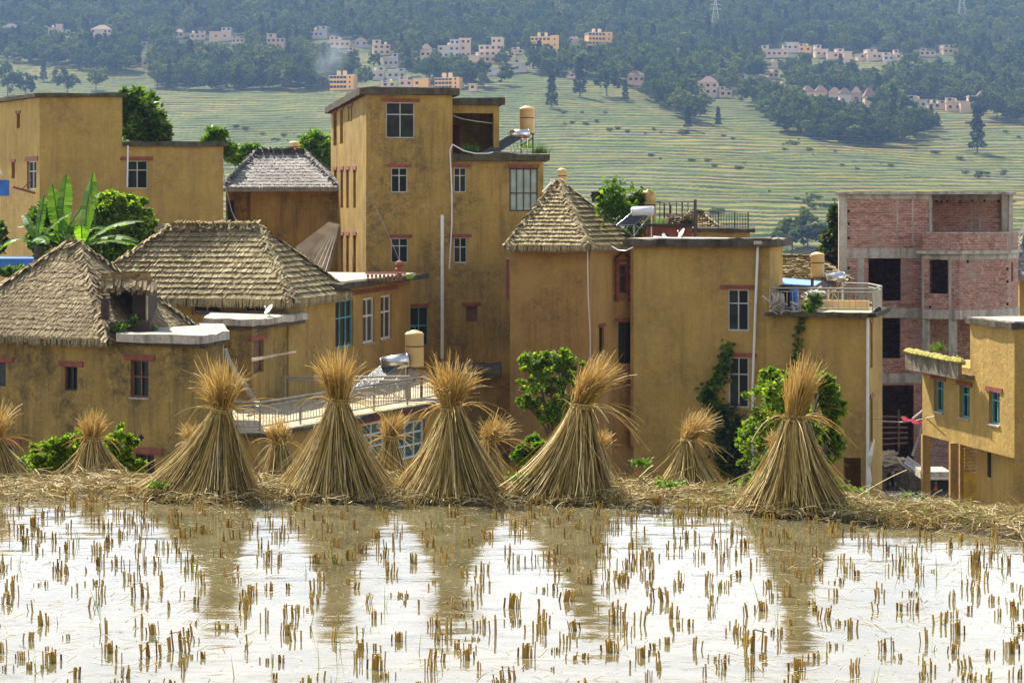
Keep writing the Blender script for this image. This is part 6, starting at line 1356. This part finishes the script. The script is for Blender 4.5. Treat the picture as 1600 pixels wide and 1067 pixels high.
# --- far trees ---
def far_tree_proto(kind, seed):
    r = G(seed)
    if kind == 'round':
        P_, cc = clumped((0, 0, 7.2), (4.6, 4.6, 4.6), 26, 34, r, .30, .55); lq = leaf_quads(P_, 1.25, r, .5, .8); mat = 'leaf_far'
    elif kind == 'broad':
        a, _ = clumped((-1.8, 0, 6.0), (4.2, 4.2, 3.4), 16, 34, r, .32, .5); b_, _ = clumped((2.4, 1, 8.2), (3.8, 3.8, 3.6), 16, 34, r, .32, .5); lq = leaf_quads(np.concatenate([a, b_]), 1.2, r, .5, .8); mat = 'leaf_far_b'
    else:
        t = r.uniform(0, 1, 900); rad = 1.9*(1-t)**.7*(1+.35*np.sin(t*26))+.3; a = r.uniform(0, 6.3, 900); q = r.uniform(.4, 1, 900)**.5
        P_ = np.stack([np.cos(a)*rad*q, np.sin(a)*rad*q, 1.8+t*12.5], -1); lq = leaf_quads(P_, 1.0, r, -.1, .6); mat = 'leaf_far_c'
    R = empty('hillside_tree', (0, 0, 0)); tm = MB(); tm.bar((0, 0, -2), (0, 0, 5 if kind != 'tall' else 10), .32, n=6, r2=.14)
    if kind != 'tall':
        for k in range(5): an = k*1.3; tm.bar((0, 0, 3+k*.4), (math.cos(an)*2.4, math.sin(an)*2.4, 6.2+k*.4), .16, n=4, r2=.07)
    t_ = tm.build('trunk', 'bark', None); t_.parent = R; c_ = quads('crown', lq, mat); c_.parent = R; return R
protoT = {('round', 0): far_tree_proto('round', 61), ('round', 1): far_tree_proto('round', 62), ('broad', 0): far_tree_proto('broad', 63), ('broad', 1): far_tree_proto('broad', 64), ('tall', 0): far_tree_proto('tall', 65), ('tall', 1): far_tree_proto('tall', 66)}
usedT = set()
LT = {'round': 'rounded dark tree in the wood around the far hillside village', 'broad': 'spreading paler tree in the wood around the far hillside village', 'tall': 'slender dark conifer among the woods of the far hillside'}
GT = {'round': 'rounded trees of the far wood', 'broad': 'spreading trees of the far wood', 'tall': 'conifers of the far wood'}
def put_tree(kind, px, py, hpx, label=None, grp=True, wide=1.):
    X, Y, Z = ground_at(px, py); key = (kind, rf.randrange(2)); src = protoT[key]
    if key in usedT: o = copy_tree(src)
    else: o = src; usedT.add(key)
    H0 = {'round': 11.8, 'broad': 11.6, 'tall': 14.5}[kind]; s = hpx*Y/F/H0; o.location = (X, Y, Z-.3); o.scale = (s*wide, s*wide, s); o.rotation_euler.z = rf.uniform(0, 6.28)
    tag(o, label or LT[kind], 'tree', GT[kind] if grp else None)
    if not grp and 'group' in o: del o['group']
    return o
LB = [(0,96),(60,104),(100,108),(140,112),(190,116),(235,106),(245,140),(330,142),(480,140),(520,140),(640,146),(800,142),(830,116),(900,122),(950,122),(1000,150),(1050,182),(1085,196),(1110,160),(1190,170),(1220,206),(1300,224),(1400,230),(1455,214),(1470,166),(1500,188),(1600,192)]
def lower(px): return float(np.interp(px, [a for a, b in LB], [b for a, b in LB]))
def blocked(px, py, h):
    for hx, hb, hw, hh in HB_:
        if abs(px-hx) < hw/2+9:
            if hb-2 < py < hb+h*.9+4 and py-h < hb-.22*hh: return True
            if hb-8 < py <= hb-2 and abs(px-hx) < hw/2+1: return True
    return False
cand = []
for i in range(2600):
    px = rf.uniform(-8, 1608); lo = lower(px); py = lo-rf.random()**1.3*46; h = rf.uniform(22, 38)*(.75+.25*(py/150))
    if 1455 < px < 1510 and 118 < py < 150: continue
    if any(abs(px-a)/9+abs(py-b_)/5 < 1. for a, b_ in cand) or blocked(px, py, h): continue
    cand.append((px, py)); kd = rf.choices(('round', 'broad', 'tall'), (5, 3, 2))[0]
    if len(cand) <= 262: put_tree(kd, px, py, h*(1.15 if kd == 'tall' else 1), wide=rf.uniform(.85, 1.15))
rest_pts = cand[262:]
for px, py, h, kd, lb in ((862,170,58,'tall','tall dark conifer standing alone on the green terraces left of centre'),(906,152,62,'tall','second tall conifer at the upper edge of the green terraces'),(977,159,34,'tall','short conifer below the lone hipped house'),(948,150,50,'round','big round tree at the top edge of the green terraces'),(1075,203,38,'tall','pointed tree at the tip of the wood running down the terraces'),(1122,198,32,'tall','small conifer right of the wood tip on the terraces'),
    (1527,240,76,'tall','tallest conifer standing alone on the right hand terraces'),(40,152,40,'round','dark tree on the upper left terraces above the flat roof'),(68,128,36,'tall','conifer on the upper left terraces'),(105,150,44,'broad','pale tree just above the long flat roof at the left'),(150,142,36,'broad','pale bushy tree behind the left flat roof'),(12,150,50,'round','dark tree at the left margin above the flat roof'),
    (1238,402,52,'broad','pale tree at the foot of the terraces right of the mossy roof'),(1262,406,56,'round','dark round tree at the foot of the terraces right of the mossy roof'),(1222,404,34,'broad','low tree touching the corner of the mossy roof'),(1283,404,40,'round','round tree left of the unfinished brick house')):
    put_tree(kd, px, py, h, lb, False, 1.35 if py > 300 else 1.)
plant('tree', 'dark green tree pressed against the left side of the brick house', 'tree', [E3(1303,375,104,13,22), E3(1308,345,104,9,20), E3(1298,400,104,18,18)], 110, .34, 'leaf_dark', tuple(P3(1305,440,104)), .12, G(71), nb=30)
# --- the mass of the wood: instances on points ---
r = G(80); ptsF = []
yv = 1130.
while yv < 2560:
    sp = 9.0+(yv-1130)*.0035; hw = yv*.285; n = int(2*hw/sp); x = -hw+2*hw*(np.arange(n)+r.uniform(0, 1, n))/n; y = yv+r.uniform(-.5, .5, n)*sp; z = Hs(x, y)
    px = CX+x/y*F; py = HY-(z-CZ)/y*F; k = np.array([(b_ < lower(a)-30) and not blocked(a, b_, 38) and b_ > -140 for a, b_ in zip(px, py)])
    ptsF.append(np.stack([x, y, z], -1)[k]); yv += sp*.92
for px, py in rest_pts: ptsF.append(np.array([ground_at(px, py)]))
ptsF = np.concatenate(ptsF)
me = bpy.data.meshes.new('wood'); me.from_pydata(ptsF.tolist(), [], []); wood = link('wood', me); tag(wood, 'wooded slope above the far village', 'wood', None, 'stuff')
ng = bpy.data.node_groups.new('wood_nodes', 'GeometryNodeTree'); ng.interface.new_socket('Geometry', in_out='INPUT', socket_type='NodeSocketGeometry'); ng.interface.new_socket('Geometry', in_out='OUTPUT', socket_type='NodeSocketGeometry')
gi = ng.nodes.new('NodeGroupInput'); go = ng.nodes.new('NodeGroupOutput'); join = ng.nodes.new('GeometryNodeJoinGeometry'); prev = gi.outputs[0]
srcs = [[c for c in protoT[k].children if c.name.startswith('crown')][0] for k in (('round',0),('round',1),('broad',0),('broad',1),('tall',0))]
def N(t, **kw):
    n_ = ng.nodes.new(t)
    for a, b_ in kw.items(): setattr(n_, a, b_)
    return n_
rid = N('FunctionNodeRandomValue', data_type='INT'); rid.inputs['Min'].default_value = 0; rid.inputs['Max'].default_value = 9; rid.inputs['Seed'].default_value = 3
for i, s in enumerate(srcs):
    cmp_ = N('FunctionNodeCompare', data_type='INT', operation='EQUAL' if i in (3, 4) else 'LESS_THAN')
    oi = N('GeometryNodeObjectInfo'); oi.inputs['Object'].default_value = s; oi.transform_space = 'ORIGINAL'
    ip = N('GeometryNodeInstanceOnPoints'); rr = N('FunctionNodeRandomValue', data_type='FLOAT_VECTOR'); rr.inputs['Min'].default_value = (-.08, -.08, 0); rr.inputs['Max'].default_value = (.08, .08, 6.28); rr.inputs['Seed'].default_value = 5+i
    rs_ = N('FunctionNodeRandomValue', data_type='FLOAT_VECTOR'); rs_.inputs['Min'].default_value = (.8, .8, .75); rs_.inputs['Max'].default_value = (1.35, 1.35, 1.35); rs_.inputs['Seed'].default_value = 15+i
    ra = N('FunctionNodeCompare', data_type='INT', operation='EQUAL')
    lo_, hi_ = [(0, 2), (3, 4), (5, 6), (7, 8), (9, 9)][i]
    ge = N('FunctionNodeCompare', data_type='INT', operation='GREATER_EQUAL'); le = N('FunctionNodeCompare', data_type='INT', operation='LESS_EQUAL'); an = N('FunctionNodeBooleanMath', operation='AND')
    ia = [s_ for s_ in ge.inputs if s_.type == 'INT']; ib = [s_ for s_ in le.inputs if s_.type == 'INT']
    ng.links.new(rid.outputs[2], ia[0]); ia[1].default_value = lo_; ng.links.new(rid.outputs[2], ib[0]); ib[1].default_value = hi_
    ng.links.new(ge.outputs[0], an.inputs[0]); ng.links.new(le.outputs[0], an.inputs[1]); ng.nodes.remove(cmp_); ng.nodes.remove(ra)
    ng.links.new(prev, ip.inputs['Points']); ng.links.new(an.outputs[0], ip.inputs['Selection']); ng.links.new(oi.outputs['Geometry'], ip.inputs['Instance']); ng.links.new(rr.outputs[0], ip.inputs['Rotation']); ng.links.new(rs_.outputs[0], ip.inputs['Scale']); ng.links.new(ip.outputs[0], join.inputs[0])
ng.links.new(join.outputs[0], go.inputs[0]); md = wood.modifiers.new('instances', 'NODES'); md.node_group = ng
# shrubs dotted over the terraces
sh = quads('terrace_shrub', leaf_quads(clumped((0,0,1.2), (2.,2.,1.4), 12, 26, G(90), .35)[0], .8, G(91), .5, .8), 'leaf_far_b'); first = True
SP_ = [(rf.uniform(180, 1600), 0) for _ in range(34)]; SP_ = [(a, rf.uniform(lower(a)+10, 345)) for a, _ in SP_]
for i in range(190):
    a_, b_ = rf.choice(SP_); px = a_+rf.gauss(0, 26); py = min(350, max(lower(px)+6, b_+rf.gauss(0, 4)))
    X, Y, Z = ground_at(px, py); o = sh if first else sh.copy()
    if not first: ROOT.objects.link(o)
    first = False; s_ = rf.uniform(.22, .75); o.location = (X, Y, Z); o.scale = (s_*rf.uniform(.8, 1.5), s_, s_*.8); tag(o, 'low dark shrub on the banks between the far rice terraces', 'shrub', 'shrubs on the far rice terraces')
# pylons
for px, base, top, lb in ((572,22,-45,'lattice pylon cut off by the top edge left of centre'),(956,18,-45,'lattice pylon cut off by the top edge above the right orange hotel'),(1118,56,16,'whole lattice pylon standing on the wooded ridge right of centre'),(1503,46,-6,'lattice pylon on the wooded slope at the right')):
    X, Y, Z = ground_at(px, base); H = (base-top)*Y/F+6; R = empty('pylon', (X, Y, Z), lb, 'pylon'); m = MB(); w0 = 3.2; Z0 = Z+2
    lv = [0, .16, .31, .45, .58, .70, .81, .91, 1.]; wd = lambda t: w0*(1-t)**1.1+.45
    for i in range(len(lv)-1):
        a, b_ = lv[i], lv[i+1]
        for sx, sy in ((-1,-1),(1,-1),(1,1),(-1,1)):
            p = lambda t, x, y: (X+x*wd(t), Y+y*wd(t), Z0+t*H); m.bar(p(a,sx,sy), p(b_,sx,sy), .13)
            nx_, ny_ = (sx, -sy) if sx == sy else (-sx, sy); m.bar(p(a,sx,sy), p(b_,nx_,ny_), .07).bar(p(b_,sx,sy), p(b_,nx_,ny_), .06)
    m.build('lattice_mast', 'conc', R)
    for t in (.68, .82, .95): MB().bar((X-5.5*(1.25-t*.6), Y, Z0+H*t), (X+5.5*(1.25-t*.6), Y, Z0+H*t), .16).bar((X-5.5*(1.25-t*.6), Y, Z0+H*t), (X, Y, Z0+H*t+1.6), .08).bar((X+5.5*(1.25-t*.6), Y, Z0+H*t), (X, Y, Z0+H*t+1.6), .08).build('cross_arm', 'conc', R)
# smoke drifting from the far village
t = NT('wood_smoke'); v = t.n('ShaderNodeVolumePrincipled'); v.inputs['Color'].default_value = (.85, .92, 1, 1)
gc = t.n('ShaderNodeTexCoord').outputs['Object']; mp = t.n('ShaderNodeMapping'); t.l(gc, mp.inputs[0]); ln = t.n('ShaderNodeVectorMath', operation='LENGTH'); t.l(gc, ln.inputs[0])
fall = t.rng(ln.outputs['Value'], .25, 1., 1., 0.); nz = t.noise(gc, 2.2, 4, .6)
t.l(t.math('MULTIPLY', t.math('MULTIPLY', fall, t.rng(nz, .40, .68)), .055), v.inputs['Density']); t.l(v.outputs[0], t.out.inputs['Volume']); M['smoke'] = t.m
X, Y, Z = ground_at(500, 140); m = MB(); bmh = bmesh.new(); bmesh.ops.create_icosphere(bmh, subdivisions=3, radius=1.); me = bpy.data.meshes.new('smoke'); bmh.to_mesh(me); bmh.free(); me.materials.append(t.m)
sm = link('smoke', me); sm.location = (X+5, Y+2, Z+16); sm.scale = (11, 8, 22); sm.rotation_euler = (0, math.radians(20), 0); tag(sm, 'blue wood smoke drifting up from the far village', 'smoke', None, 'stuff')
# the hazy air
t = NT('valley_haze'); v = t.n('ShaderNodeVolumePrincipled'); v.inputs['Color'].default_value = (.40, .62, 1., 1); v.inputs['Density'].default_value = .000125; v.inputs['Anisotropy'].default_value = .0
t.l(v.outputs[0], t.out.inputs['Volume'])
mb = MB(); mb.box((-1400, -330, -58), (1400, 3500, 430)); hz = mb.build('haze', 'smoke'); hz.data.materials[0] = t.m; tag(hz, 'thin blue haze filling the valley', 'haze', None, 'stuff')
bpy.context.view_layer.update()
